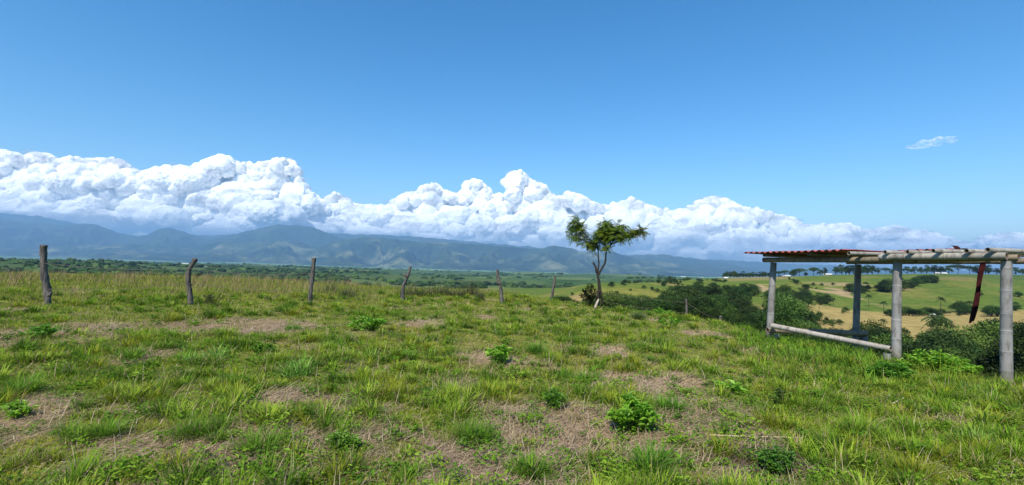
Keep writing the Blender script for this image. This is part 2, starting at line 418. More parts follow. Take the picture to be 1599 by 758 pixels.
# ---- the ground sheet
def build_ground():
    az_f = np.radians(np.arange(-53, 53.001, 0.125)); az_b = np.radians(np.arange(56, 304.1, 3.0))
    az = np.concatenate([az_f, az_b])
    rr = np.concatenate([[0.0, .4, .9, 1.4], np.geomspace(1.8, 30, 260)[0:], np.geomspace(30.8, 900, 230), np.geomspace(912, 44000, 260)])
    na, nr = len(az), len(rr)
    A, Rr = np.meshgrid(az, rr, indexing='ij')
    X = Rr * np.sin(A); Y = Rr * np.cos(A)
    Z = ground(X, Y)
    r = Rr
    # albedo
    def mixc(c1, c2, t): return c1 * (1 - t[..., None]) + np.array(c2) * t[..., None]
    n1 = fbm2(X / 5, Y / 5, 4, 31); n2 = fbm2(X / 1.1, Y / 1.1, 3, 32)
    base = np.zeros(X.shape + (3,)) + np.array([0.10, 0.145, 0.022])
    base = mixc(base, (0.16, 0.165, 0.04), sstep(-.3, .5, n1))
    d = dryness(X, Y)
    base = mixc(base, (0.26, 0.19, 0.11), (.12 + .88 * sstep(.05, .5, d)) * (r < 40) * (1 - .6 * sstep(.38, .6, A)))
    base = mixc(base, (0.27, 0.20, 0.14), sstep(.1, .6, n2) * sstep(.2, .6, d) * (r < 40))
    # far pastures
    azd = np.degrees(A); far = sstep(25, 60, r)
    m1 = fbm2(X / 70, Y / 90, 4, 41); m2 = fbm2(X / 25, Y / 30, 4, 42); m3 = fbm2(X / 350, Y / 350, 3, 43)
    past = np.zeros(X.shape + (3,)) + np.array([0.078, 0.112, 0.022])
    past = mixc(past, (0.13, 0.135, 0.035), sstep(-.1, .55, m1))
    past = mixc(past, (0.05, 0.085, 0.02), sstep(.05, .5, m2) * .6)
    past = mixc(past, (0.20, 0.135, 0.07), sstep(.42, .6, m1 + .3 * m2) * .7)
    # valley fields, greener and cooler, in plots
    cx = np.floor(X / 420 + .8 * noise2(X / 900, Y / 900, 50)); cy = np.floor(Y / 600 + .8 * noise2(X / 900, Y / 900, 51))
    hv = _h(cx, cy, cx * 0, 5)
    val = np.zeros(X.shape + (3,)) + np.array([0.042, 0.078, 0.030])
    val = mixc(val, (0.080, 0.115, 0.042), sstep(.4, .9, hv))
    val = mixc(val, (0.03, 0.06, 0.02), sstep(.1, .5, m3))
    plain = np.zeros(X.shape + (3,)) + np.array([0.08, 0.16, 0.06])
    plain = mixc(plain, (0.14, 0.22, 0.10), (hv > .55) * 1.0)
    plain = mixc(plain, (0.03, 0.06, 0.02), (hv < .2) * 1.0)
    sp = hit(1195, 725, 1.5); ds = np.exp(-((X - sp[0]) ** 2 / .30 + (Y - sp[1]) ** 2 / .10))
    base = mixc(base, (0.075, 0.052, 0.040), sstep(.25, .7, ds + .3 * n2))
    tV = sstep(650, 1100, r) * (1 - .0 * r)
    v = past * (1 - tV[..., None]) + val * tV[..., None]
    tP = sstep(5500, 8000, r)
    v = v * (1 - tP[..., None]) + plain * tP[..., None]
    # dry yellow meadow beyond the gully on the right, and dry knoll in the middle
    depth = Y
    pxx = 799.5 + F_PX * X / np.maximum(Y, .1)
    tm = sstep(1225, 1290, pxx + 15 * m2) * sstep(165, 200, depth) * (1 - sstep(318, 345, depth + 14 * m2)) * (Y > 0)
    v = mixc(v, (0.235, 0.18, 0.07), tm)
    v = mixc(v, (0.20, 0.17, 0.065), tm * sstep(0, .4, fbm2(X / 9, Y / 22, 3, 47)) * .8)
    tk = (1 - sstep(1075, 1100, pxx)) * sstep(865, 905, pxx) * sstep(190, 230, depth) * (1 - sstep(360, 430, depth + 40 * m1)) * (Y > 0)
    v = mixc(v, (0.155, 0.15, 0.035), tk * .8)
    v = mixc(v, (0.25, 0.18, 0.085), tk * sstep(.0, .35, fbm2(X / 55, Y / 75, 3, 48)) * (1 - sstep(300, 380, depth)) * .85)
    tr = sstep(1110, 1160, pxx) * (1 - sstep(1215, 1260, pxx)) * sstep(560, 640, depth) * (Y > 0)
    v = mixc(v, (0.19, 0.15, 0.07), tr * .7)
    tb = sstep(0.15, .35, fbm2(X / 40, Y / 60, 3, 49)) * sstep(1160, 1200, pxx) * (1 - sstep(1320, 1420, pxx)) * sstep(300, 350, depth) * (1 - sstep(480, 560, depth)) * (Y > 0)
    v = mixc(v, (0.30, 0.21, 0.13), tb * .75)
    ts = sstep(1090, 1120, pxx) * (1 - sstep(1215, 1240, pxx)) * sstep(60, 90, depth) * (1 - sstep(200, 260, depth)) * (Y > 0)
    v = mixc(v, (0.24, 0.17, 0.085), ts * .8)
    c = base * (1 - far[..., None]) + v * far[..., None]
    idx = np.arange(na * nr).reshape(na, nr)
    a0 = idx; a1 = np.roll(idx, -1, 0)
    F = np.stack([a0[:, :-1], a0[:, 1:], a1[:, 1:], a1[:, :-1]], -1).reshape(-1, 4)
    g = Geo(); g.add(np.stack([X, Y, Z], -1).reshape(-1, 3), F, c.reshape(-1, 3))
    # material: attribute colour broken up by fine noise
    m, nt, N, L, out = new_mat("ground")
    a = N.new("ShaderNodeAttribute"); a.attribute_name = 'Col'
    tc = N.new("ShaderNodeTexCoord")
    nz = N.new("ShaderNodeTexNoise"); nz.inputs['Scale'].default_value = 9; nz.inputs['Detail'].default_value = 8; nz.inputs['Roughness'].default_value = .75
    nz2 = N.new("ShaderNodeTexNoise"); nz2.inputs['Scale'].default_value = .16; nz2.inputs['Detail'].default_value = 9; nz2.inputs['Roughness'].default_value = .72
    for q in (nz, nz2): L.new(tc.outputs['Object'], q.inputs['Vector'])
    mr = N.new("ShaderNodeMapRange"); mr.inputs[1].default_value = .25; mr.inputs[2].default_value = .75; mr.inputs[3].default_value = .5; mr.inputs[4].default_value = 1.45
    mr2 = N.new("ShaderNodeMapRange"); mr2.inputs[1].default_value = .3; mr2.inputs[2].default_value = .7; mr2.inputs[3].default_value = .62; mr2.inputs[4].default_value = 1.35
    L.new(nz.outputs[0], mr.inputs[0]); L.new(nz2.outputs[0], mr2.inputs[0])
    mu = N.new("ShaderNodeMath"); mu.operation = 'MULTIPLY'; L.new(mr.outputs[0], mu.inputs[0]); L.new(mr2.outputs[0], mu.inputs[1])
    vm = N.new("ShaderNodeVectorMath"); vm.operation = 'SCALE'; L.new(a.outputs[0], vm.inputs[0]); L.new(mu.outputs[0], vm.inputs['Scale'])
    p = N.new("ShaderNodeBsdfDiffuse"); p.inputs['Roughness'].default_value = 1
    L.new(vm.outputs[0], p.inputs['Color'])
    b = N.new("ShaderNodeBump"); b.inputs['Strength'].default_value = .6; b.inputs['Distance'].default_value = .03
    L.new(nz.outputs[0], b.inputs['Height']); L.new(b.outputs[0], p.inputs['Normal'])
    L.new(p.outputs[0], out.inputs[0])
    g.obj("ground", m, smooth=True, kind='structure', label="grassy knoll falling to pastures and a wide green valley floor", cat="ground")
build_ground()

# ------------------------------------------------------------------ mountains
def mountain_mat(name, c1, c2, c3):
    m, nt, N, L, out = new_mat(name)
    tc = N.new("ShaderNodeTexCoord")
    nz = N.new("ShaderNodeTexNoise"); nz.inputs['Scale'].default_value = .0009; nz.inputs['Detail'].default_value = 9; nz.inputs['Roughness'].default_value = .68
    L.new(tc.outputs['Object'], nz.inputs['Vector'])
    cr = N.new("ShaderNodeValToRGB"); e = cr.color_ramp.elements
    e[0].position = .40; e[0].color = (*c1, 1); e[1].position = .66; e[1].color = (*c3, 1)
    q = e.new(.52); q.color = (*c2, 1)
    L.new(nz.outputs[0], cr.inputs[0])
    p = N.new("ShaderNodeBsdfDiffuse"); L.new(cr.outputs[0], p.inputs[0]); L.new(p.outputs[0], out.inputs[0])
    return m

def mountains(name, crest, d_foot, d_crest, d_back, foot_h, seed, mat, label, rough=0.55, wl=2200.):
    xs, ys = zip(*crest)
    x = np.arange(-190, 1800, 2.0)
    y = np.interp(x, xs, ys)
    k = np.exp(-.5 * (np.arange(-6, 7) / 2.2) ** 2); k /= k.sum()
    y = np.convolve(np.pad(y, 6, mode='edge'), k, 'valid')
    y = y + 1.6 * noise2(x / 17., x * 0 + seed, seed) + .8 * noise2(x / 6., x * 0 + seed, seed + 1)
    t = np.concatenate([np.linspace(0, 1, 90), np.linspace(1.03, 1.5, 16)])
    dr = ray(x, y)                       # per column direction, normalised to unit depth
    Hc = dr[:, 2] * d_crest
    d = np.where(t <= 1, d_foot + (d_crest - d_foot) * t, d_crest + (d_back - d_crest) * (t - 1) / .5)
    X = dr[:, 0][:, None] * d[None]; Y = np.ones((len(x), 1)) * d[None]
    wx = X + 900 * noise2(X / 3000, Y / 3000, seed + 5)
    r1 = 1 - np.abs(noise2(wx / wl, Y / (wl * 2.1), seed + 2)) * 2
    r2 = 1 - np.abs(noise2(wx / (wl * .42), Y / (wl * .8), seed + 3)) * 2
    r3 = 1 - np.abs(noise2(wx / (wl * .17), Y / (wl * .3), seed + 4)) * 2
    rid = np.clip((r1 * .55 + r2 * .33 + r3 * .22), -.3, 1)
    tt = np.clip(t, 0, 1)[None]
    p = tt ** .85
    cut = rough * (1 - rid) * (1 - tt ** 6) * 1.2
    base = foot_h
    Z = base + (Hc[:, None] - base) * p * (1 - cut)
    bk = np.clip((t - 1) / .5, 0, 1)[None]
    Z = np.where(t[None] > 1, base + (Hc[:, None] - base) * (1 - bk ** 1.3), Z)
    Z = np.where(t[None] <= 0, base - 60, Z) + EYE
    idx = np.arange(X.size).reshape(X.shape)
    F = np.stack([idx[:-1, :-1], idx[1:, :-1], idx[1:, 1:], idx[:-1, 1:]], -1).reshape(-1, 4)
    g = Geo(); g.add(np.stack([X, Y, Z], -1).reshape(-1, 3), F)
    g.obj(name, mat, smooth=True, kind='structure', label=label, cat="mountains")

MM1 = mountain_mat("mountain_near", (0.010, 0.024, 0.010), (0.036, 0.058, 0.022), (0.17, 0.175, 0.09))
MM2 = mountain_mat("mountain_far", (0.02, 0.035, 0.015), (0.028, 0.045, 0.02), (0.06, 0.075, 0.04))
mountains("mountains", [(-190,380),(0,386),(100,384),(200,381),(250,384),(300,389),(330,381),(350,377),(385,380),(420,378),(445,376),(470,388),(500,385),(525,377),(570,370),(600,372),(640,377),(700,379),(760,383),(800,386),(830,389),(850,388),(867,383),(890,388),(920,396),(950,393),(975,399),(1000,405),(1050,411),(1100,424),(1130,430),(1180,438),(1300,442),(1600,445),(1800,448)],
          11500, 16500, 20000, -330, 3, MM1, "nearest range of blue green mountains with bare patches above the valley", .95, 1700.)
mountains("hills", [(-190,335),(0,342),(40,347),(100,352),(140,349),(155,352),(190,366),(215,372),(240,362),(262,355),(290,363),(320,374),(350,370),(400,358),(430,351),(470,352),(500,358),(515,366),(540,374),(600,380),(700,384),(900,397),(960,400),(990,399),(1040,397),(1060,402),(1100,407),(1130,410),(1160,417),(1210,427),(1300,432),(1800,446)],
          14500, 20500, 24500, -330, 13, MM2, "second range of hazy blue mountains with a sharp peak at the left", .85, 2000.)
mountains("hills", [(-190,326),(0,333),(60,338),(130,351),(170,362),(215,368),(262,366),(330,368),(400,364),(450,362),(500,364),(560,366),(620,368),(700,374),(760,380),(820,385),(900,392),(960,398),(1040,400),(1100,405),(1160,408),(1250,413),(1350,416),(1450,420),(1600,425),(1800,432)],
          20500, 25000, 29000, -330, 23, MM2, "farthest mountain ridge fading into the cloud base", .8, 2600.)

# ------------------------------------------------------------------ haze
def build_haze():
    m, nt, N, L, out = new_mat("haze")
    v = N.new("ShaderNodeVolumePrincipled")
    v.inputs['Color'].default_value = (0.34, 0.64, 1.0, 1)
    v.inputs['Density'].default_value = 4.7e-5
    v.inputs['Anisotropy'].default_value = 0.0
    L.new(v.outputs[0], out.inputs['Volume'])
    m.cycles.homogeneous_volume = True
    x0, x1, y0, y1, z0, z1 = -46000, 46000, -46000, 46000, -420, 1950
    V = [(x, y, z) for z in (z0, z1) for y in (y0, y1) for x in (x0, x1)]
    g = Geo(); g.add(V, np.array([[0, 2, 3, 1], [4, 5, 7, 6], [0, 1, 5, 4], [2, 6, 7, 3], [0, 4, 6, 2], [1, 3, 7, 5]]))
    g.obj("haze", m, kind='stuff', label="pale blue haze filling the valley air", cat="haze")
build_haze()

# ------------------------------------------------------------------ clouds (real billowing bodies about 55 km away, outside the haze)
TOP = [(-140,240),(-80,225),(0,234),(20,238),(38,251),(50,239),(75,240),(92,253),(100,247),(150,249),(185,250),(205,262),(220,271),(235,264),(270,260),(300,262),(330,248),(347,242),(365,255),(400,258),(430,250),(450,247),(462,262),(470,284),(485,302),(503,316),(525,300),(538,311),(552,320),(575,321),(600,324),(625,308),(645,302),(655,297),(665,290),(680,286),(692,298),(705,303),(722,307),(733,284),(741,278),(750,285),(765,300),(776,310),(783,285),(797,271),(812,266),(825,283),(848,289),(858,305),(872,312),(890,301),(905,303),(925,318),(948,322),(963,320),(985,310),(1010,321),(1030,328),(1060,330),(1090,318),(1113,307),(1130,312),(1150,322),(1190,330),(1210,338),(1235,338),(1252,352),(1300,353),(1325,350),(1345,362),(1400,353),(1420,360),(1460,366),(1500,379),(1516,387),(1532,371),(1560,367),(1599,364),(1700,350),(1800,350)]
BOT = [(-140,350),(0,352),(150,362),(300,368),(500,376),(700,396),(800,414),(1000,430),(1200,438),(1400,442),(1800,450)]
def ico(sub):
    bm = bmesh.new(); bmesh.ops.create_icosphere(bm, subdivisions=sub, radius=1.0)
    v = np.array([q.co[:] for q in bm.verts]); f = np.array([[w.index for w in q.verts] for q in bm.faces]); bm.free()
    return v, f
ICO4 = ico(5); ICO3 = ico(4); ICO2 = ico(2)

def cloud_mat():
    m, nt, N, L, out = new_mat("cloud")
    p = N.new("ShaderNodeBsdfPrincipled")
    p.inputs['Base Color'].default_value = (0.97, 0.97, 0.97, 1)
    p.inputs['Roughness'].default_value = 1.0
    p.inputs['Specular IOR Level'].default_value = 0.0
    p.inputs['Subsurface Weight'].default_value = 1.0
    p.inputs['Subsurface Radius'].default_value = (1, 1, 1)
    p.inputs['Subsurface Scale'].default_value = 300.0
    L.new(p.outputs[0], out.inputs[0])
    return m
M_cloud = cloud_mat()

def build_clouds():
    rs = RS(5)
    xt, yt = zip(*TOP); xb, yb = zip(*BOT)
    D = 54000.
    km = D / F_PX                          # metres per photo pixel at that distance
    blobs = []
    x = -130.
    while x < 1790:
        top = np.interp(x, xt, yt); bot = np.interp(x, xb, yb); th = bot - top
        r = min(rs.uniform(3.5, 12.5), th * .35)
        loc = np.interp([x - r * .8, x, x + r * .8], xt, yt)
        yc = max(loc.min() + r * 0.95, loc[1] + r * .8)
        blobs.append((x, yc, r, D + 1500 + rs.uniform(-400, 400) + 1500 * float(noise2(np.array([x / 60.]), np.array([.3]), 33)[0]), 1, .95))
        x += r * rs.uniform(.5, .8)
    x = -120.
    while x < 1790:                       # small knobs that castellate the tops
        r = rs.uniform(3.0, 7.0); top = np.interp([x - r, x, x + r], xt, yt)
        blobs.append((x, top[1] + rs.uniform(-.1, 1.1) * r + .35 * abs(top[0] - top[2]), r, D + 1200 + rs.uniform(-700, 500), 1, 1))
        x += r * rs.uniform(1.2, 3.2)
    r0 = 9.0; row = 0
    while row < 12:
        rr = r0 + 1.1 * row
        x = -135. + rs.uniform(0, rr)
        while x < 1790:
            bot = np.interp(x, xb, yb)
            r = rr * (.55 + 1.25 * rs.uniform(0, 1) ** 2)
            top = np.interp(np.linspace(x - r * .7, x + r * .7, 7), xt, yt).max()
            yc = top + r * .9 + row * rr * .80
            if yc < bot - r * .25:
                u = (yc - top) / max(bot - top, 1)
                blobs.append((x + rs.uniform(-2, 2), yc + rs.uniform(-2, 2), r, D + 1500 - 3600 * u - rs.uniform(0, 900) + 2600 * float(noise2(np.array([x / 95.]), np.array([yc / 38.]), 33)[0]), 1 + .9 * u * u, 1 - .3 * u * u))
            x += rr * rs.uniform(.8, 1.15)
        row += 1
    g = Geo()
    for (x, y, r, dd, sx, sz) in blobs:
        calm = 1 - .55 * np.clip(sx - 1, 0, 1)
        V, F = (ICO4 if r > 9 else ICO3)
        c = at(x, y, dd); R_ = r * km
        P = V * R_ * np.array([sx, 1.0, sz]) + c
        n = 0; a = 1.
        q = P.copy()
        dirn = V
        for o, w in enumerate((2100., 1050., 520., 260.)):
            n = n + a * (0.45 - np.abs(noise3(q / w + o * 7.7, 60 + o)) * 1.5); a *= .55
        P = P + dirn * (n * .26 * calm * min(R_, 1500.))[:, None]
        g.add(P, F)
    o = g.obj("clouds", M_cloud, smooth=True, kind='stuff', label="long bank of billowing white cumulus clouds over the mountains", cat="clouds")
    md = o.modifiers.new("remesh", 'REMESH'); md.mode = 'VOXEL'; md.voxel_size = 66.0; md.use_smooth_shade = True
    dg = bpy.context.evaluated_depsgraph_get()
    me = bpy.data.meshes.new_from_object(o.evaluated_get(dg))
    o.modifiers.clear(); o.data = me
    me.materials.clear(); me.materials.append(M_cloud)
    nv = len(me.vertices); co = np.empty(nv * 3, np.float32); me.vertices.foreach_get('co', co); co = co.reshape(-1, 3).astype(float)
    no = np.empty(nv * 3, np.float32); me.vertices.foreach_get('normal', no); no = no.reshape(-1, 3)
    dn = 150 * (.3 - np.abs(noise3(co / 620., 71))) + 95 * (.3 - np.abs(noise3(co / 300., 72))) + 75 * noise3(co / 170., 73)
    co = co + no * (dn * (.35 + .65 * sstep(-.3, .4, noise3(co / 3000., 74))))[:, None]
    me.vertices.foreach_set('co', co.astype(np.float32).ravel()); me.update()
    print("cloud faces", len(me.polygons))
    # thin torn veils along the edges, a hazy base, and the small wisp high on the right
    def veil(name, puffs, density, voxel, label, cat, kind, seed):
        m, nt, N, L, out = new_mat("thin_cloud")
        v = N.new("ShaderNodeVolumePrincipled"); v.inputs['Color'].default_value = (1, 1, 1, 1)
        v.inputs['Density'].default_value = density
        m.cycles.homogeneous_volume = True
        L.new(v.outputs[0], out.inputs['Volume'])
        gw = Geo(); V, F = ICO3
        for i, (x, y, rx, rz, ry, dd) in enumerate(puffs):
            k = dd / F_PX; c = at(x, y, dd)
            P = V * np.array([rx, ry, rz]) * k + c
            P = P + V * np.array([rx * .35, ry * .3, rz * .5]) * k * (noise3(P / (rz * k * 1.5), seed))[:, None] * 1.4
            gw.add(P, F)
        o = gw.obj(name, m, smooth=True, label=label, cat=cat, kind=kind)
        md = o.modifiers.new("remesh", 'REMESH'); md.mode = 'VOXEL'; md.voxel_size = voxel; md.use_smooth_shade = True
        me = bpy.data.meshes.new_from_object(o.evaluated_get(bpy.context.evaluated_depsgraph_get()))
        o.modifiers.clear(); o.data = me; me.materials.clear(); me.materials.append(m)
    pf = []
    x = -120.
    while x < 1780:
        rx = rs.uniform(5, 15); top = np.interp(x, xt, yt)
        pf.append((x, top + rs.uniform(-1.5, 7), rx, rs.uniform(2, 4.5), rx * .8, D + rs.uniform(-600, 600)))
        x += rs.uniform(5, 16)
    for k in range(90):
        x = rs.uniform(-100, 1700); top = np.interp(x, xt, yt); bot = np.interp(x, xb, yb)
        pf.append((x, rs.uniform(top + 14, bot), rs.uniform(12, 36), rs.uniform(2, 5), 9, D - 3600 - rs.uniform(0, 500)))
    veil("clouds", pf, .00045, 95., "thin torn veils of vapour along the edges of the cloud bank", "clouds", 'stuff', 88)
    pb = [(x, np.interp(x, xb, yb) - (14 if x < 750 else 26) + rs.uniform(-3, 5), rs.uniform(70, 110), rs.uniform(8, 12), 28, D - 5000) for x in np.arange(-100, 1790, 62.)]
    veil("clouds", pb, .00022, 190., "pale misty base of the cloud bank above the mountain crests", "clouds", 'stuff', 89)
    veil("cloud", [(1432, 229, 15, 2.8, 9, 48000.), (1452, 224, 20, 5.2, 9, 48000.), (1474, 219, 18, 4.8, 9, 48000.), (1487, 216, 9, 2.2, 9, 48000.), (1442, 226, 9, 4.6, 9, 48000.)], .0011, 70.,
         "small thin wisp of cloud alone in the blue sky at the upper right", "cloud", None, 90)
    o = bpy.data.objects["cloud"]
    m, nt, N, L, out = new_mat("wisp")
    d = N.new("ShaderNodeBsdfDiffuse"); d.inputs[0].default_value = (.95, .95, .95, 1)
    tr = N.new("ShaderNodeBsdfTransparent"); m2 = N.new("ShaderNodeMixShader")
    tc = N.new("ShaderNodeTexCoord"); nz = N.new("ShaderNodeTexNoise"); nz.inputs['Scale'].default_value = .0013; nz.inputs['Detail'].default_value = 7
    L.new(tc.outputs['Object'], nz.inputs['Vector'])
    mr = N.new("ShaderNodeMapRange"); mr.inputs[1].default_value = .38; mr.inputs[2].default_value = .68; mr.inputs[3].default_value = .0; mr.inputs[4].default_value = .30
    L.new(nz.outputs[0], mr.inputs[0]); L.new(mr.outputs[0], m2.inputs[0]); L.new(tr.outputs[0], m2.inputs[1]); L.new(d.outputs[0], m2.inputs[2]); L.new(m2.outputs[0], out.inputs[0])
    o.data.materials.clear(); o.data.materials.append(m)
build_clouds()

#@@VEG
# ================================================================== the bamboo shelter
ES = EYE
def along(P, Q, t): return np.asarray(P) * (1 - t) + np.asarray(Q) * t

def culm(g, P, Q, r, r2=None, seed=0, tint=(0.36, 0.335, 0.29), node=0.24, hollow=True, sides=14):
    """a bamboo culm from P to Q: internodes, raised rings, darker node lines, hollow sawn ends"""
    rs = RS(seed)
    P = np.asarray(P, float); Q = np.asarray(Q, float); L = np.linalg.norm(Q - P)
    r2 = r if r2 is None else r2
    ts = [0.0]; rad = [1.0]; cc = [0]
    s = rs.uniform(.4, .9) * node
    while s < L - .07:
        for off, k, c in ((-.055, 1.0, 0), (-.024, 1.005, 0), (-.011, 1.045, 0), (-.004, 1.05, 0), (-.0035, 1.04, 1), (.0035, 1.03, 1), (.004, 1.04, 2), (.012, 1.03, 2), (.026, 1.003, 0), (.06, 1.0, 0)):
            ts.append((s + off) / L); rad.append(k); cc.append(c)
        s += node * rs.uniform(.85, 1.2)
    ts.append(1.0); rad.append(1.0); cc.append(0)
    ts = np.clip(np.array(ts), 0, 1); rad = np.array(rad)
    pts = P + (Q - P) * ts[:, None]
    bow = (Q - P) / L; sidev = np.cross(bow, [0, 0.3, 1.0]); sidev /= np.linalg.norm(sidev)
    pts = pts + sidev * (np.sin(ts * np.pi) * rs.uniform(-.012, .012))[:, None]
    col = np.array([[tint, np.array(tint) * .42, np.array(tint) * 1.18][k] for k in cc]) * rs.uniform(.93, 1.07)
    seg = np.repeat(rs.uniform(.78, 1.12, len(ts)), 10)[:len(ts)]
    col = col * seg[:, None] * np.array([1.0, 1.0, 1.0])
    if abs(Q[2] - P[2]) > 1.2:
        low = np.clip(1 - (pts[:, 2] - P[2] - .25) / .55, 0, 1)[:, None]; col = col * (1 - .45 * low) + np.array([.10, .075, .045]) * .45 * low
    rr = (r * (1 - ts) + r2 * ts) * rad
    tube(g, pts, rr, sides, col, cap=False)
    if hollow:                                  # rim and dark bore at both ends
        u = (Q - P) / L
        for e, d, rad_ in ((P, u, r), (Q, -u, r2)):
            T_, N_, B_ = frames(np.array([e, e + d * .1]))
            a = np.arange(sides) * 2 * np.pi / sides
            ring = lambda q, c_: c_ + q * (np.cos(a)[:, None] * N_[0] + np.sin(a)[:, None] * B_[0])
            V = np.concatenate([ring(rad_, e), ring(rad_ * .72, e), ring(rad_ * .7, e + d * .09), [e + d * .09]])
            j = np.arange(sides); k = (j + 1) % sides
            F = np.concatenate([np.stack([j, k, k + sides, j + sides], -1), np.stack([j + sides, k + sides, k + 2 * sides, j + 2 * sides], -1)])
            F3 = np.stack([j + 2 * sides, k + 2 * sides, np.full(sides, 3 * sides)], -1)
            C = np.concatenate([np.tile(np.array(tint) * 1.0, (sides, 1)), np.tile(np.array([.12, .085, .06]), (2 * sides + 1, 1))])
            g.add(V, [F, F3], C)

sA = np.array([6.43, 11.70]); sC = np.array([7.60, 9.28]); sD = np.array([8.29, 7.88]); sB = np.array([9.0, 12.3])
fdir = (sD - sA) / np.linalg.norm(sD - sA); bdir = (sB - sA) / np.linalg.norm(sB - sA)
sE = sD + (sB - sA) * 1.0
def z_top(p):                                            # underside of the roof beams, a hair above eye level
    return ES + 0.085 + 0.1 * np.dot(np.asarray(p) - sA, fdir) / 4.25
sh = empty("bamboo_shelter", (sA[0], sA[1], gz(*sA)), "open shelter of weathered grey bamboo posts with a half bare roof and one red sheet", "shelter")
SHL = np.array(sh.location)
def part(name, build, mat=None, label=None, parent=None, smooth=True):
    g = Geo(); build(g)
    base = SHL if parent is None else np.array([0, 0, 0.])
    g.v = [v - SHL.astype(np.float32) for v in g.v]
    return g.obj(name, mat or M_bamboo, parent=sh if parent is None else parent, smooth=smooth, label=label)
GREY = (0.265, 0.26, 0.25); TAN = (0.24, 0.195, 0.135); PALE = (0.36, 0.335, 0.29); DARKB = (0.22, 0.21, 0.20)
posts = [(sA, (0.11, 0.02), .077, GREY), (sC, (.03, 0), .079, GREY), (sD, (.02, 0), .079, GREY), (sB, (.08, .0), .078, DARKB), (sE, (0, 0), .09, GREY)]
for k, (p, ln, r, tint) in enumerate(posts):
    zt = z_top(p) + (.0 if k != 1 else .03)
    zb = gz(*p) - .25
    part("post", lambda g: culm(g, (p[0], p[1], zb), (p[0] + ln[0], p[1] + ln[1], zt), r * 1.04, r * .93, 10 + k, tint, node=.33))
def bp(p, z, f=0, b=0):
    q = np.asarray(p) + fdir * f + bdir * b
    return np.array([q[0], q[1], z])
r_b = .062
part("beam", lambda g: culm(g, bp(sA, z_top(sA) + r_b, -.16), bp(sC, z_top(sC) + r_b - .015, .33), r_b, r_b * .95, 21, TAN, .3))
part("beam", lambda g: culm(g, bp(sC, z_top(sC) + r_b + .025, -.17, -.165), bp(sD, z_top(sD) + r_b + .02, .10, -.155), r_b * 1.02, r_b, 22, PALE, .28), label="pale upper front beam lapped beside the middle post")
part("beam", lambda g: culm(g, bp(sC, z_top(sC) + r_b * .9 - .02, .36), bp(sD, z_top(sD) + r_b - .0, .16), r_b * .85, r_b * .85, 29, TAN, .28))
part("beam", lambda g: culm(g, bp(sB, z_top(sB) + r_b, -.2), bp(sE, z_top(sE) + r_b, .3), r_b, r_b, 23, TAN, .3))
zr = 2 * r_b + .045
for k, f in enumerate([.12, 1.25, 2.12, 2.70, 3.10, 3.52, 3.92, 4.22]):
    e = sA + fdir * f
    part("rafter", lambda g: culm(g, bp(e, z_top(e) + zr + .01 * (k % 2), 0, -.30 - .05 * (k % 3)), bp(e, z_top(e) + zr + .02, 0, 2.95), .040, .036, 40 + k, PALE if k > 1 else TAN, .3))
# red corrugated sheets: ridges run the way the rafters do
def sheet(g, f0, f1, b0, b1, lift, c=(1, 1, 1), amp=.02, wl=.15, bend=0):
    nf = int((f1 - f0) / .0125); nb = 14
    F_, B_ = np.meshgrid(np.linspace(f0, f1, nf), np.linspace(b0, b1, nb), indexing='ij')
    q = sA[None, None] + F_[..., None] * fdir + B_[..., None] * bdir
    z = ES + .085 + .1 * F_ / 4.25 + zr + .068 + lift + amp * np.sin(F_ * 2 * np.pi / wl) + .012 * noise2(F_ * 1.3, B_ * 1.7, 70)
    z = z + bend * np.clip((f0 + .12 - F_) / .12, 0, 1) ** 1.3
    V = np.concatenate([np.concatenate([q, z[..., None]], -1).reshape(-1, 3), np.concatenate([q, (z - .0025)[..., None]], -1).reshape(-1, 3)])
    i = np.arange(nf * nb).reshape(nf, nb); a = i[:-1, :-1]; b = i[1:, :-1]; cc = i[1:, 1:]; d = i[:-1, 1:]
    n = nf * nb
    top = np.stack([a, b, cc, d], -1).reshape(-1, 4); bot = np.stack([a, d, cc, b], -1).reshape(-1, 4) + n
    rim = np.concatenate([i[:, 0], i[-1, 1:], i[::-1, -1][1:], i[0, ::-1][1:]])
    r2 = np.roll(rim, -1)
    side = np.stack([rim, rim + n, r2 + n, r2], -1)
    g.add(V, [top, bot, side])
part("roof_sheet", lambda g: sheet(g, -.36, 2.02, -.42, 1.55, 0), M_red, "red corrugated roof sheet over the left half", smooth=True)
part("roof_sheet", lambda g: sheet(g, -.30, 2.10, 1.45, 3.1, .03), M_red, smooth=True)
part("roof_sheet", lambda g: sheet(g, 2.40, 3.40, .22, 1.3, -.012, bend=.0), M_red, "loose red sheet lying across the bare rafters", smooth=True)
part("roof_sheet", lambda g: sheet(g, 3.32, 3.48, .35, .50, -.01, bend=.06), M_darkred, "small torn red scrap with an upturned corner", smooth=True)
# the bench rails and their short legs
def P3(x, y, d): return at(x, y, d)
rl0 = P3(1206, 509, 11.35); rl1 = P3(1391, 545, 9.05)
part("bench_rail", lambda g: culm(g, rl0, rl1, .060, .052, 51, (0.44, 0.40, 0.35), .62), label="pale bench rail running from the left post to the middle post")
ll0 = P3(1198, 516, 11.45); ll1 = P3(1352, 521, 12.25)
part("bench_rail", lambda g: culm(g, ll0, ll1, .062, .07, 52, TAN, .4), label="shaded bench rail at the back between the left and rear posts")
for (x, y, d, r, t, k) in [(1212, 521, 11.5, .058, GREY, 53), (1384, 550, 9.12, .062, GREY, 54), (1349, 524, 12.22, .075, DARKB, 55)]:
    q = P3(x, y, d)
    part("bench_leg", lambda g: culm(g, (q[0], q[1], gz(q[0], q[1]) - .15), (q[0] + .01, q[1], q[2] - .02), r, r, k, t, .3))
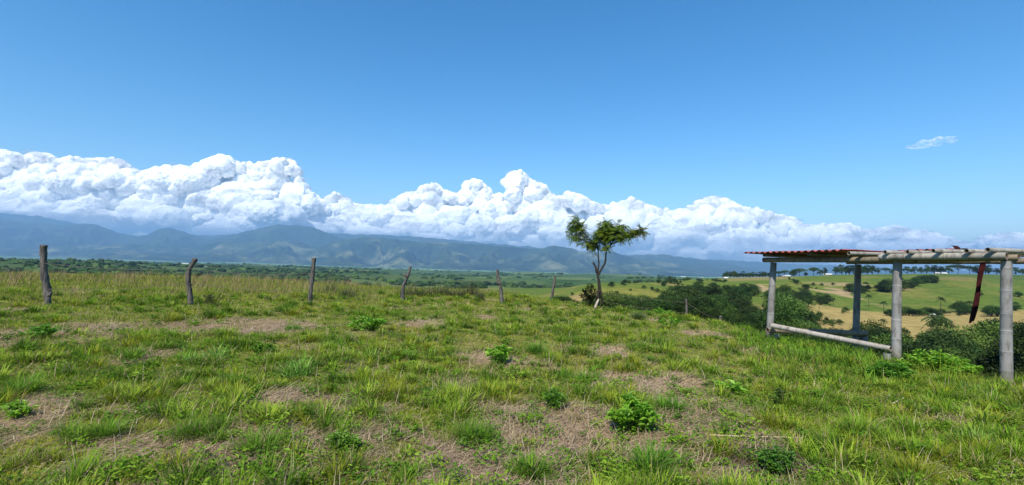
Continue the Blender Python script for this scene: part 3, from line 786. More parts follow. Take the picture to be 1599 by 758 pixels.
# a strip of dark red metal hanging from the roof
hk0 = P3(1536, 410, 8.85); hk1 = P3(1517, 503, 8.75)
def strip(g):
    n = 16; t = np.linspace(0, 1, n)
    c = hk0[None] * (1 - t[:, None]) + hk1[None] * t[:, None]
    c[:, 0] += .010 * np.sin(t * 4.5); 
    w = .037 + .008 * np.sin(t * 9 + 1)
    prof = [(-1, .10), (-.55, -.25), (0, .25), (.55, -.3), (1, .15)]
    V = []
    for z_ in (0, .07):
        for (a, b) in prof:
            V.append(c + np.stack([w * a, np.full(n, .1 * (b + z_)) + 0.02 * np.sin(t * 6), 0 * t + (.03 * a * (t > .97))], -1))
    V = np.stack(V, 1).reshape(-1, 3)                # n x 10
    i = np.arange(n - 1)[:, None] * 10; fs = []
    order = [0, 1, 2, 3, 4, 9, 8, 7, 6, 5]
    for k in range(10):
        a, b = order[k], order[(k + 1) % 10]
        fs.append(np.concatenate([i + a, i + b, i + 10 + b, i + 10 + a], 1))
    g.add(V, fs)
part("hanging_strip", strip, M_darkred, "dark red strip of bent metal hanging from the roof", smooth=False)

# ================================================================== barbed wire fence on the knoll
FP = [  # depth, photo path of the post from the top down, radius at top and base
 (12.9, [(69, 383), (68, 392), (69, 408), (70, 428), (72, 450), (76, 466), (75, 479)], .072, .085),
 (13.6, [(306, 404), (302, 412), (296, 422), (294, 437), (295, 452), (299, 474)], .055, .072),
 (15.0, [(490, 403), (489, 418), (487, 440), (486, 458), (484, 476)], .065, .07),
 (17.6, [(641, 416), (638, 427), (633, 439), (629, 452), (628, 478)], .045, .075),
 (19.5, [(777, 421), (777, 433), (781, 445), (783, 460), (784, 478)], .055, .08),
 (24.0, [(867, 431), (865, 445), (863, 455), (861, 476)], .06, .07),
 (21.3, [(1071, 467), (1072, 478), (1073, 492)], .045, .05),
 (19.2, [(1125, 494), (1125, 503), (1126, 514)], .06, .06),
]
fence = empty("barbed_wire_fence", at(75., 475., 12.9), "rustic barbed wire fence on crooked weathered posts crossing the grassy knoll", "fence")
FL = np.array(fence.location)
tops = []
for k, (d, pts, r0, r1) in enumerate(FP):
    P = at([p[0] for p in pts], [p[1] for p in pts], np.full(len(pts), d))
    rs = RS(90 + k)
    P[:, 1] += rs.normal(0, .02, len(P))
    P[-1, 2] = min(P[-1, 2], gz(P[-1, 0], P[-1, 1]) - .1)
    S = spline(P, 26)
    t = np.linspace(0, 1, 26)
    rad = (r0 + (r1 - r0) * t) * (1 + .10 * np.sin(t * 13 + k) + .07 * rs.uniform(-1, 1, 26))
    g = Geo(); tube(g, S - FL, rad, 11, (.5, .5, .5), True, .14, k)
    if k in (0, 3, 4):                      # a knot or broken side stub
        b = S[[20, 9, 12][[0, 3, 4].index(k)]] - FL
        tube(g, [b, b + [.09 if k == 0 else -.10, -.02, .05], b + [.12 if k == 0 else -.13, -.02, .14]], [.07, .045, .015], 8)
    po = g.obj("post", M_post, parent=fence, smooth=True)
    tops.append(S)
for hz in (0.30, 0.62):
    for a, b in zip(range(0, 7), range(1, 8)):
        if a == 5 and False: continue
        A, B = tops[a], tops[b]
        pa = A[int(25 * (1 - .78 * hz / .8)) if hz > .5 else 17]; pb = B[int(25 * (1 - .78 * hz / .8)) if hz > .5 else 17]
        t = np.linspace(0, 1, 14)
        W = pa[None] * (1 - t[:, None]) + pb[None] * t[:, None]; W[:, 2] -= .09 * np.sin(t * np.pi)
        W[:, 1] -= .07
        if a >= 5: W[:, 2] = np.maximum(W[:, 2], ground(W[:, 0], W[:, 1]) + .3)
        g = Geo(); tube(g, W - FL, .005, 4, cap=False)
        for q in np.linspace(.04, .96, 22):                       # barbs
            c = W[0] * (1 - q) + W[-1] * q; c[2] -= .09 * math.sin(q * math.pi)
            if a >= 5: continue
            tube(g, [c - FL + [0, 0, -.018], c - FL + [.004, 0, .018]], .0025, 3, cap=False)
        g.obj("wire", M_wire, parent=fence)

# ================================================================== the lone tree
def lone_tree():
    rs = RS(77); D = 18.0
    base = at(933., 481., D); base[2] = gz(base[0], base[1])
    t = empty("young_tree", base, "slender forked tree with a three lobed crown and a pale stripped foot on the knoll", "tree")
    B = base.copy()
    def pp(pts, dz=None):
        P = at([p[0] for p in pts], [p[1] for p in pts], np.array([D + (p[2] if len(p) > 2 else 0) for p in pts]))
        return P - B
    g = Geo()
    tube(g, spline(pp([(934, 478), (934, 462), (935, 448), (934, 436), (932, 424)]), 20), np.linspace(.052, .037, 20), 10, rough=.08)
    tube(g, spline(pp([(940, 478, .1), (939, 460), (937, 446), (936, 436)]), 12), np.linspace(.036, .026, 12), 8, rough=.1)
    tube(g, spline(pp([(933, 428), (935, 412), (934, 400), (934, 392), (932, 380)]), 16), np.linspace(.036, .018, 16), 8, rough=.06)
    tube(g, spline(pp([(934, 430), (939, 421), (945, 410), (946, 400), (948, 390), (956, 381)]), 18), np.linspace(.046, .022, 18), 8, rough=.08)
    tube(g, spline(pp([(932, 426), (930, 417), (927, 411)]), 8), np.linspace(.05, .03, 8), 8, rough=.1)
    for q in [(924, 411), (926, 407), (930, 409)]:                # broken twigs on the stub
        tube(g, pp([(927, 413), q]), [.02, .006], 5)
    g.obj("trunk", M_dbark, parent=t, smooth=True)
    g = Geo()
    tube(g, spline(pp([(929, 482, -.2), (932, 474, -.15), (935, 467, -.08)]), 8), [.035, .042, .045, .045, .044, .040, .03, .012], 9, rough=.08)
    g.obj("stripped_base", M_whiteb, parent=t, smooth=True, label="pale stripped wood at the foot of the trunk")
    # limbs reach into the crown and carry leaf sprays
    lobes = [(904, 358, 13, 18, 260), (899, 349, 9, 9, 110), (915, 379, 8, 9, 90), (949, 360, 18, 15, 420), (936, 370, 13, 13, 260), (958, 368, 14, 12, 260), (930, 384, 8, 8, 110),
             (975, 367, 11, 8, 130), (990, 361, 9, 5, 90), (1001, 360, 8, 5, 110), (968, 353, 10, 7, 120), (943, 347, 8, 5, 60), (893, 368, 7, 8, 70), (944, 385, 7, 6, 60)]
    k0 = D / F_PX
    starts = [pp([(932, 382)])[0], pp([(954, 382)])[0], pp([(934, 395)])[0]]
    br = Geo(); gl = Geo()
    for li, (x, y, rx, ry, n) in enumerate(lobes):
        c = pp([(x, y)])[0]; c[1] += rs.uniform(-.35, .35)
        s = starts[0] if x < 925 or li in (4, 6) else starts[1]
        mid = (s + c) / 2 + np.array([0, 0, -.04])
        tube(br, spline([s, mid, c], 9), np.linspace(.022, .008, 9), 6)
        nb = max(6, n // 6)
        for b in range(nb):
            v = rdir(rs, 1)[0]; e = c + v * np.array([rx * k0 * .9, rx * k0 * .8, ry * k0 * .9]) * rs.uniform(.5, 1.0)
            s2 = c if rs.rand() < .6 else mid
            tube(br, [s2, (s2 + e) / 2 + [0, 0, .03], e], [.008, .006, .003], 4, cap=False)
            # pinnate sprays along the twig
            for w in range(3):
                o = s2 * (1 - .4 - .28 * w) + e * (.4 + .28 * w) + rs.normal(0, .03, 3)
                d = v * [1, 1, .5] + rs.normal(0, .5, 3); d[2] -= .15; d /= np.linalg.norm(d)
                L = rs.uniform(.16, .28); m = 8
                q = np.linspace(.15, 1, m)
                sd = np.cross(d, [0, 0, 1.0]); sd /= np.linalg.norm(sd) + 1e-6
                pts = o + d * (q * L)[:, None]; pts[:, 2] -= .05 * q ** 2
                hue = rs.uniform(0, 1)
                ca = np.array([0.26, 0.36, 0.04]) * (1 - hue) + np.array([0.13, 0.23, 0.03]) * hue
                if x > 985: ca = ca * .5 + np.array([.20, .19, .04]) * .5
                if rs.rand() < .03: ca = np.array([.16, .07, .03])
                for sg in (-1, 1):
                    dd = sd * sg + d * .45 + rs.normal(0, .12, (m, 3))
                    nn = np.tile(np.array([0, 0, 1.0]), (m, 1)) + rs.normal(0, .3, (m, 3))
                    leaves(gl, pts, dd, nn, rs.uniform(.055, .09, m), .036, np.tile(ca, (m, 1)) * rs.uniform(.85, 1.15, (m, 1)))
    br.obj("branches", M_dbark, parent=t, smooth=True)
    gl.obj("crown", M_leaf, parent=t)
lone_tree()

# ================================================================== bushes, weeds and tussocks in the turf
def leafy(name, base, rx, ry, h, n, L, W, cols, seed, label, cat="bush", group=None, stems=14, mat=None, up=.4):
    rs = RS(seed)
    o = empty(name, base, label, cat, group)
    g = Geo(); gs = Geo()
    tips = []
    for k in range(stems):
        a = rs.uniform(0, 2 * np.pi); q = math.sqrt(rs.uniform(0, 1))
        tip = np.array([rx * q * math.cos(a), ry * q * math.sin(a), h * (1 - .55 * q * q) * rs.uniform(.75, 1.08)])
        b0 = tip * [.35, .35, 0]
        zoff = gz(base[0] + b0[0], base[1] + b0[1]) - base[2]
        S = spline([b0 + [0, 0, zoff - .03], (b0 + tip) / 2 + [0, 0, h * .1], tip], 8)
        tube(gs, S, np.linspace(.006, .002, 8) * (1 + h), 5, (0.10, 0.12, 0.04), cap=False)
        tips.append(S)
    per = n // stems
    for S in tips:
        t = rs.beta(2.2, 1.2, per) * 7; i = np.clip(t.astype(int), 0, 6); f = (t - i)[:, None]
        P = S[i] * (1 - f) + S[i + 1] * f + rs.normal(0, .012, (per, 3))
        ang = np.arange(per) * 2.4 + rs.uniform(0, 6)
        D_ = np.stack([np.cos(ang), np.sin(ang), up + rs.normal(0, .3, per)], -1)
        Nn = np.stack([-.4 * np.cos(ang), -.4 * np.sin(ang), np.ones(per)], -1) + rs.normal(0, .25, (per, 3))
        c = np.array(cols)[rs.randint(0, len(cols), per)] * rs.uniform(.8, 1.2, (per, 1))
        leaves(g, P, D_, Nn, L * rs.uniform(.6, 1.15, per), W * rs.uniform(.7, 1.1, per), c, .3)
    if n < 100:
        g.add(np.concatenate(gs.v), [f for f in gs.f], np.concatenate(gs.c))
    else:
        gs.obj("stems", M_leaf, parent=o)
    g.obj("foliage", mat or M_leaf, parent=o)
    return o
BR = [(0.24, 0.45, 0.03), (0.30, 0.52, 0.05), (0.18, 0.38, 0.03)]
MG = [(0.16, 0.32, 0.03), (0.20, 0.36, 0.035), (0.12, 0.25, 0.025)]
DG = [(0.04, 0.075, 0.016), (0.055, 0.09, 0.018), (0.055, 0.06, 0.022)]
def gp(x, y, dmin=2.0):
    p = hit(x, y, dmin); return p
BUSH = [ # x, y base, half width px, height px, n, leaf, cols, label
 (987, 680, 37, 50, 700, .085, BR, "bright green leafy bush in front of the bare patch at the bottom centre right"),
 (1462, 587, 58, 34, 2200, .10, BR, "widest bright green bush, between the middle and right bamboo posts"),
 (1392, 594, 34, 26, 900, .085, MG, "leafy green bush at the foot of the middle bamboo post"),
 (575, 517, 32, 20, 500, .10, BR, "low broad green bush on the left half of the turf, nearer than the fence"),
 (1045, 512, 18, 16, 300, .09, BR, "bright yellow green bush at the brow of the knoll, right of the lone tree"),
 (1030, 496, 20, 13, 300, .10, BR, "leafy bush on the brow just behind the yellow green one"),
 (783, 572, 22, 36, 260, .10, BR, "upright broad leaved weed with pale green leaves in the middle of the turf"),
 (65, 528, 22, 17, 300, .09, MG, "dark green leafy weed below the leftmost fence post"),
 (412, 551, 18, 14, 260, .07, MG, "small round green weed right of the big coarse tussock at the left"),
 (865, 642, 22, 28, 420, .05, MG, "fine leaved dark green weed left of the bright green bush"),
 (20, 655, 24, 22, 240, .06, BR, "yellow green weed at the left edge of the photo"),
 (535, 705, 26, 26, 420, .05, MG, "fine leaved weed low in the bottom left half of the turf"),
 (1135, 617, 26, 14, 60, .16, BR, "low weed with a few very large pale round leaves"),
 (1222, 640, 22, 34, 240, .045, [MG[2], MG[0], DG[1]], "thin dark stemmed weed below the bench"),
 (330, 477, 32, 16, 420, .06, [(0.10,0.10,0.035),(0.07,0.09,0.03),(0.13,0.10,0.05)], "brownish scrubby bush at the foot of the second fence post"),
 (1150, 505, 22, 12, 240, .08, BR, "green weed on the brow beyond the turf, left of the shelter"),
 (1215, 745, 30, 40, 500, .05, [MG[2], MG[0], (0.10,0.18,0.025)], "dark low weed at the bottom right on bare soil"),
 (1300, 600, 22, 12, 200, .06, MG, "small green weed under the bench rail"),
 (640, 560, 14, 10, 120, .06, BR, "tiny bright weed near the middle of the turf"),
 (905, 492, 20, 12, 200, .06, MG, "green weed on the brow just left of the lone tree"),
]
for k, (x, y, hw, hh, n, L, cols, lab) in enumerate(BUSH):
    p = gp(x, y); s = p[1] / F_PX
    leafy("leafy_bush" if hw > 23 else "leafy_weed", p, hw * s, hw * s * .8, hh * s * 1.05, n, L, L * .42, cols, 200 + k, lab, "bush" if hw > 23 else "weed", stems=max(8, n // 26), up=.35)
# dark vine tangle beside the lone tree
p = gp(925, 481, 12.)
p = p + [0, .35, 0]
leafy("dark_shrub", p, .50, .35, .95, 1100, .085, .05, [tuple(.6 * q for q in c) for c in DG] + [(0.035, 0.022, 0.014)], 301, "dark tangled shrub leaning on the trunk of the lone tree", "shrub", stems=26)
p = gp(946, 481, 12.) + [0, .5, 0]
leafy("dark_shrub", p, .62, .3, .80, 1000, .08, .05, [tuple(.65 * q for q in c) for c in DG], 302, "lower dark shrub just right of the lone tree trunk", "shrub", stems=22)

def tussock(base, rad, h, n, w, cols, seed, name, label, cat="grass tuft", group=None, stiff=False, segs=4):
    rs = RS(seed)
    g = Geo()
    n = int(n * 1.7)
    sub = rs.randint(0, 6, n)                                   # several crowns of blades make one ragged tuft
    sc_ = np.stack([rs.normal(0, .42, 6) * rad, rs.normal(0, .42, 6) * rad * .8], -1); sh_ = rs.uniform(.6, 1.05, 6)
    a = rs.uniform(0, 2 * np.pi, n); q = np.sqrt(rs.uniform(0, 1, n))
    P = np.stack([sc_[sub, 0] + rad * .25 * q * np.cos(a), sc_[sub, 1] + rad * .25 * q * np.sin(a), np.zeros(n)], -1)
    P[:, 2] = ground(P[:, 0] + base[0], P[:, 1] + base[1]) - base[2] - .01
    az = a + rs.normal(0, .8, n)
    H = h * rs.uniform(.35, 1.15, n) * 1.15 * sh_[sub]
    lean = .05 + .75 * q * rs.uniform(.3, 1.4, n)
    bend = rs.uniform(.2, 1.5, n) * (.4 if stiff else 1)
    C = np.array(cols)[rs.randint(0, len(cols), n)] * rs.uniform(.8, 1.2, (n, 1))
    dead = rs.rand(n) < .07
    C[dead] = np.array([.30, .22, .12])
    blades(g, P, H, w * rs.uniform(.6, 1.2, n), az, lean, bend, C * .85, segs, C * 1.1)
    return g.obj(name, M_grass, label=label, cat=cat, group=group, loc=base)
GT = [(0.14, 0.28, 0.022), (0.18, 0.32, 0.03), (0.10, 0.21, 0.018)]
GB = [(0.18, 0.34, 0.04), (0.28, 0.44, 0.09), (0.13, 0.26, 0.03)]
TUS = [ # x, y base, half width px, height px, n, blade width, cols, label
 (452, 590, 40, 36, 130, .016, GB, "coarse tussock with broad pale edged blades left of centre"),
 (322, 563, 44, 30, 150, .016, GB, "widest coarse grass tussock, in the left half of the turf"),
 (590, 558, 30, 22, 90, .014, GB, "flat spreading tussock with pale blades near the centre"),
 (365, 603, 30, 30, 260, .007, GT, "dense fine green tussock below the widest coarse one"),
 (522, 545, 20, 20, 200, .007, GT, "small round dark green tussock left of centre"),
 (235, 527, 40, 18, 260, .010, GT, "low dark tussock far back in the left part of the turf"),
 (210, 560, 36, 22, 200, .011, GT, "ragged green tussock left of the widest coarse one"),
 (20, 620, 30, 45, 320, .008, GT, "tall shaggy tussock cut by the left edge of the photo"),
 (140, 680, 44, 42, 420, .006, GT, "fine shaggy tussock low in the left part of the turf"),
 (300, 685, 42, 44, 420, .006, GT, "dense bright tussock between the two bare patches at the bottom left"),
 (420, 705, 40, 42, 380, .006, GT, "soft green tussock right of the bottom left bare patch"),
 (727, 690, 44, 40, 460, .006, GT, "wide fine tussock just above the bottom centre bare patch"),
 (835, 553, 20, 28, 260, .007, GT, "round dark green tussock right of the pale broad leaved weed"),
 (912, 598, 32, 26, 320, .007, GT, "wide green tussock above the fine leaved dark weed"),
 (880, 594, 18, 20, 160, .007, GT, "smaller tussock touching the wide one at its left"),
 (1045, 640, 26, 34, 260, .008, GT, "dark tussock to the right of the bright green bush"),
 (1340, 680, 34, 44, 420, .007, MG, "large dark green tussock below the right half of the shelter"),
 (1000, 500, 16, 22, 200, .010, [(0.09,0.15,0.06),(0.11,0.17,0.07)], "upright bluish tussock on the brow right of the lone tree"),
 (1000, 548, 22, 18, 200, .008, GT, "tussock halfway between the lone tree and the bright green bush"),
 (455, 517, 16, 14, 150, .009, GT, "small tussock below the third fence post"),
 (1095, 545, 26, 18, 220, .008, GT, "tussock on the turf left of the shelter"),
 (1020, 735, 44, 60, 260, .009, GT, "loose grassy tuft under the bright green bush"),
 (830, 758, 40, 50, 260, .009, GT, "loose tuft cut by the bottom edge at the centre"),
 (640, 757, 30, 30, 180, .009, GT, "small tuft cut by the bottom edge left of centre"),
 (1450, 640, 36, 22, 300, .007, GB, "light green tussock in front of the widest bush"),
 (1530, 700, 40, 36, 200, .011, GB, "coarse tuft low at the right under the right bamboo post"),
 (1200, 585, 30, 18, 220, .008, GT, "green tussock left of the bench at its lower end"),
 (1510, 610, 44, 16, 300, .007, GB, "light green tussock between the widest bush and the right post"),
]
for k, (x, y, hw, hh, n, w, cols, lab) in enumerate(TUS):
    if y > 750: p = gp(x, 750)
    else: p = gp(x, y)
    s = p[1] / F_PX
    tussock(p, hw * s, hh * s, int(n * 1.25), w, cols, 400 + k, "grass_tussock", lab, segs=4)
# tall cane like clumps along the fence
CL = [(540, 470, 22, 32), (680, 462, 20, 26), (695, 462, 10, 24), (735, 462, 20, 28), (715, 465, 14, 20), (640, 462, 24, 24), (750, 470, 12, 20), (660, 463, 16, 20), (510, 458, 18, 24)]
CLL = ["tall cane grass clump behind the fence, right of the third post", "tall cane grass clump right of the fourth fence post", "narrow cane clump beside the one right of the fourth post",
       "spiky cane clump left of the fifth fence post", "short cane clump between the fourth and fifth posts", "cane clump growing around the fourth fence post", "low cane clump close by the fifth post at its left",
       "cane clump leaning just right of the fourth post's foot", "spiky clump on the brow right behind the third post"]
for k, (x, y, hw, hh) in enumerate(CL):
    p = gp(x, y, 14); d = max(p[1], 19.); d = min(d, 27.)
    q = at(float(x), float(y), d); q[2] = gz(q[0], q[1]); s = d / F_PX
    top = at(float(x), float(y - hh), d)[2]
    tussock(q, hw * s, max(top - q[2], .4), 110, .022, [(0.10, 0.12, 0.045), (0.13, 0.14, 0.06), (0.06, 0.09, 0.03)], 500 + k, "cane_clump", CLL[k], "cane clump", stiff=True)

# ================================================================== turf, straw and tall dry grass (beyond counting)
def sector(rs, n, r0, r1, a0=-53, a1=53):
    a = np.radians(rs.uniform(a0, a1, n)); r = r0 * (r1 / r0) ** rs.uniform(0, 1, n)
    return r * np.sin(a), r * np.cos(a), r, a
def turf():
    rs = RS(11)
    g = Geo()
    # clustered placement: tufts of 5-9 blades
    N = 150000
    X, Y, r, az = sector(rs, N, 1.9, 62.)
    d = dryness(X, Y)
    keep = rs.rand(N) > sstep(.02, .55, d) * .80
    X, Y, r, d, az = X[keep], Y[keep], r[keep], d[keep], az[keep]
    m = rs.randint(5, 9, len(X)); idx = np.repeat(np.arange(len(X)), m); n = len(idx)
    sp = .018 + .004 * r[idx]
    x = X[idx] + rs.normal(0, 1, n) * sp; y = Y[idx] + rs.normal(0, 1, n) * sp
    rr = r[idx]
    z = ground(x, y) - .008
    n1 = fbm2(x / 2.2, y / 2.2, 3, 61); n2 = noise2(x / .6, y / .6, 62); n3 = noise2(x / 6, y / 5, 63)
    lush = sstep(.40, .66, az[idx]) * sstep(5, 9, rr)
    H = (.030 + .035 * np.clip(n1 + .2, 0, 1.2) + .02 * np.clip(n2, 0, 1)) * rs.uniform(.5, 1.5, n)
    H *= 1 + .9 * lush + .9 * sstep(12, 22, rr) * (az[idx] < .1)
    W = (.0045 + .00055 * rr) * rs.uniform(.7, 1.3, n)
    H = np.maximum(H, W * 4)
    y1 = np.array([0.33, 0.34, 0.03]); g1 = np.array([0.205, 0.30, 0.018]); g2 = np.array([0.09, 0.185, 0.016]); g3 = np.array([.13, .27, .018])
    t = sstep(-.5, .5, n1 + rs.normal(0, .25, n))[:, None]; u = sstep(-.3, .5, n2 + rs.normal(0, .25, n))[:, None]
    C = y1 * (1 - t) + g1 * t; C = C * (1 - u * .6) + g2 * u * .6
    C = C * (1 - .55 * lush[:, None]) + g3 * .55 * lush[:, None]
    ol = (sstep(.05, .5, n3) * .55)[:, None]
    C = C * (1 - ol) + np.array([.29, .27, .05]) * ol
    dry = rs.rand(n) < (.10 + .25 * sstep(0, .5, d[idx]) - .07 * lush)
    tuft = sstep(.28, .6, noise2(x / .33, y / .3, 64)); H *= 1 + 2.2 * tuft; C = C * (1 - .5 * tuft[:, None]) + np.array([.14, .27, .02]) * .5 * tuft[:, None]
    C[dry] = np.array([.30, .225, .115]) * rs.uniform(.7, 1.3, (dry.sum(), 1)) * 1.1
    C *= rs.uniform(.75, 1.25, (n, 1))
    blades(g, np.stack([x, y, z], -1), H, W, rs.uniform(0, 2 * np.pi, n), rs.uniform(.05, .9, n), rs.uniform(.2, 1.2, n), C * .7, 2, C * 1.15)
    # ragged tufts of every size
    N = 2300
    X, Y, r, az = sector(rs, N, 2.2, 26.)
    k = (dryness(X, Y) < .42) & (noise2(X / 2.4, Y / 2.4, 65) > -.35); X, Y, r = X[k], Y[k], r[k]
    R0 = rs.uniform(.05, .22, len(X)) * (1 + .03 * r); H0 = rs.uniform(.06, .21, len(X)) * (1 + .02 * r); kind = rs.randint(0, 5, len(X))
    m = (30 + 700 * R0).astype(int); idx = np.repeat(np.arange(len(X)), m); n = len(idx)
    ax = rs.uniform(0, 6.28, n); q = np.abs(rs.normal(0, .5, n)); sxy = rs.uniform(.5, 1.5, len(X))[idx]
    x = X[idx] + R0[idx] * q * np.cos(ax) * sxy; y = Y[idx] + R0[idx] * q * np.sin(ax) / sxy
    P_ = np.stack([x, y, ground(x, y) - .01], -1)
    Ct = np.array([[.16, .30, .018], [.25, .36, .035], [.08, .17, .012], [.25, .30, .022], [.09, .19, .014]])[kind[idx]] * rs.uniform(.75, 1.25, (n, 1))
    dd = rs.rand(n) < .08; Ct[dd] = np.array([.36, .28, .14])
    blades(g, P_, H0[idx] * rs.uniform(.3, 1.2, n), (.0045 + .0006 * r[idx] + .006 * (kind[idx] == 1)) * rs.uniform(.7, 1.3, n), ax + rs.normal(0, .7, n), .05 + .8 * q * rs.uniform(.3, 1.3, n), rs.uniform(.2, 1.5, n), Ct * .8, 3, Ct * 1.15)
    # low leafy weeds mixed through the turf
    N = 1500
    X, Y, r, az = sector(rs, N, 2.2, 20.)
    R0 = rs.uniform(.03, .13, N); m = (10 + 420 * R0).astype(int); idx = np.repeat(np.arange(N), m); n = len(idx)
    x = X[idx] + rs.normal(0, .55, n) * R0[idx]; y = Y[idx] + rs.normal(0, .5, n) * R0[idx]
    ax = rs.uniform(0, 6.28, n)
    Cw = np.array([[.13, .27, .02], [.20, .33, .03], [.09, .20, .02]])[rs.randint(0, 3, N)[idx]] * rs.uniform(.75, 1.25, (n, 1))
    Lw = (rs.uniform(.02, .05, N)[idx] + .0015 * r[idx]) * rs.uniform(.6, 1.2, n)
    leaves(g, np.stack([x, y, ground(x, y) + rs.uniform(.005, .9, n) * R0[idx]], -1), np.stack([np.cos(ax), np.sin(ax), rs.uniform(-.1, .8, n)], -1), np.tile([0, 0, 1.0], (n, 1)) + rs.normal(0, .4, (n, 3)), Lw, Lw * .45, Cw)
    # small clover like leaves
    N = 60000
    X, Y, r, az = sector(rs, N, 1.9, 16.)
    k = noise2(X / .8, Y / .8, 71) > .15; X, Y, r = X[k], Y[k], r[k]; n = len(X)
    P = np.stack([X, Y, ground(X, Y) + rs.uniform(.01, .06, n)], -1)
    a = rs.uniform(0, 6.28, n)
    leaves(g, P, np.stack([np.cos(a), np.sin(a), rs.uniform(0, .6, n)], -1), np.tile([0, 0, 1.0], (n, 1)) + rs.normal(0, .3, (n, 3)), (.022 + .002 * r) * rs.uniform(.6, 1.4, n), .016 + .001 * r,
           np.array([.12, .22, .03]) * rs.uniform(.6, 1.4, (n, 1)))
    g.obj("grass", M_grass, kind='stuff', label="short mixed green and olive turf covering the whole knoll", cat="grass")
turf()
def straw():
    rs = RS(12); g = Geo(); N = 230000
    X, Y, r, az = sector(rs, N, 1.9, 24.)
    d = dryness(X, Y)
    k = rs.rand(N) < .13 + .87 * sstep(.05, .5, d); X, Y, r, d = X[k], Y[k], r[k], d[k]; n = len(X)
    dk = np.exp(-((X - SOIL[0]) ** 2 / .30 + (Y - SOIL[1]) ** 2 / .10))
    L = rs.uniform(.04, .17, n) * (1 + .03 * r); W = (.0028 + .0006 * r) * rs.uniform(.6, 1.3, n)
    z = ground(X, Y) + rs.uniform(.0, .03, n)
    C = np.array([[.42, .31, .19], [.30, .21, .13], [.52, .41, .26], [.19, .13, .085]])[rs.randint(0, 4, n)] * rs.uniform(.75, 1.2, (n, 1)) * (1 - .55 * sstep(.3, .8, dk))[:, None]
    dirn = rs.normal(.5 + 1.2 * noise2(X, Y, 81), .9, n)
    blades(g, np.stack([X, Y, z], -1), L, W, dirn, rs.uniform(1.25, 1.6, n), rs.uniform(-.15, .25, n), C, 2)
    # standing dead stalks
    N = 2600; X, Y, r, az = sector(rs, N, 3, 18.); n = N
    blades(g, np.stack([X, Y, ground(X, Y)], -1), rs.uniform(.10, .26, n), .004 + .0004 * r, rs.uniform(0, 6.28, n), rs.uniform(.1, .9, n), rs.uniform(0, .8, n), np.tile([.40, .32, .2], (n, 1)), 3)
    g.obj("dry_straw", M_straw, kind='stuff', label="pinkish brown dry thatch and loose straw lying on the bare patches", cat="straw")
straw()
def tall_dry():
    rs = RS(13); g = Geo(); N = 46000
    a = np.radians(rs.uniform(-53, 2.5, N)); r = rs.uniform(13.5, 62., N)
    X = r * np.sin(a); Y = r * np.cos(a)
    k = (Y > 14 + 2.2 * np.clip((X + 5) / 8, 0, 2.2)) & (fbm2(X / 3., Y / 3., 3, 91) > .16 + .3 * sstep(-.32, -.1, a) - .10 * sstep(18, 26, Y))
    X, Y, r, a = X[k], Y[k], r[k], a[k]; n = len(X)
    lim = 1 - .45 * sstep(-.35, -.1, a)
    H = rs.uniform(.2, .8, n) * lim * (.6 + .45 * sstep(15, 24, Y)) * (1 + .5 * noise2(X / 2, Y / 2, 92)); W = (.003 + .0004 * r) * rs.uniform(.6, 1.2, n)
    gr = rs.rand(n)[:, None]; gr = gr - .42 * sstep(.0, .45, noise2(X / 2.6 + .4, Y / 3.5, 97))[:, None] + .1 - (.28 * sstep(15.5, 21, Y))[:, None]
    C = np.where(gr < .36, np.array([[.34, .215, .13]]), np.where(gr < .8, np.array([[.24, .25, .05]]), np.array([[.16, .25, .03]]))) * rs.uniform(.75, 1.2, (n, 1))
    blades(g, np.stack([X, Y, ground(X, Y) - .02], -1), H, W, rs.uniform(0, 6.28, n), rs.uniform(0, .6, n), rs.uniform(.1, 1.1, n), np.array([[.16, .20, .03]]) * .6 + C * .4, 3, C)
    g.obj("tall_dry_grass", M_straw, kind='stuff', label="tall reddish brown seeding grass standing beyond the fence at the left", cat="grass")
tall_dry()
def lush():
    rs = RS(14); g = Geo(); N = 9000
    x = rs.uniform(1150, 1560, N); y = np.interp(x, [1150, 1200, 1300, 1400, 1560], [515, 535, 552, 585, 612]) + rs.normal(0, 16, N)
    lo = np.interp(x, [1150, 1200, 1300, 1400, 1560], [505, 524, 540, 560, 592]); y = np.maximum(y, lo)
    d = np.interp(x, [1150, 1250, 1337, 1450, 1560], [14.5, 13.5, 13, 10, 9.])
    Rr = ray(x, y); dd = np.full(N, 5.0)
    for it in range(60):
        P = Rr * dd[:, None]; P[:, 2] += EYE
        above = P[:, 2] > ground(P[:, 0], P[:, 1], False)
        dd = np.where(above & (dd < d + 1.5), dd + .16, dd)
    P = Rr * dd[:, None]; X, Y = P[:, 0], P[:, 1]; n = N
    H = rs.uniform(.10, .34, n) * (1 - .35 * (x > 1430)); H *= np.where((x > 1380) & (x < 1540), .6, 1)
    C = np.array([[.11, .26, .02], [.16, .32, .035], [.07, .17, .015]])[rs.randint(0, 3, n)] * rs.uniform(.8, 1.2, (n, 1))
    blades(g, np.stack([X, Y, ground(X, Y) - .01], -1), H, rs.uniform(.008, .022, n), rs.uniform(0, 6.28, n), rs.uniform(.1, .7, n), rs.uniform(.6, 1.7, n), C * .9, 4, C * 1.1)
    g.obj("lush_grass", M_grass, kind='stuff', label="lush broad bladed green grass around and under the bamboo shelter", cat="grass")
lush()
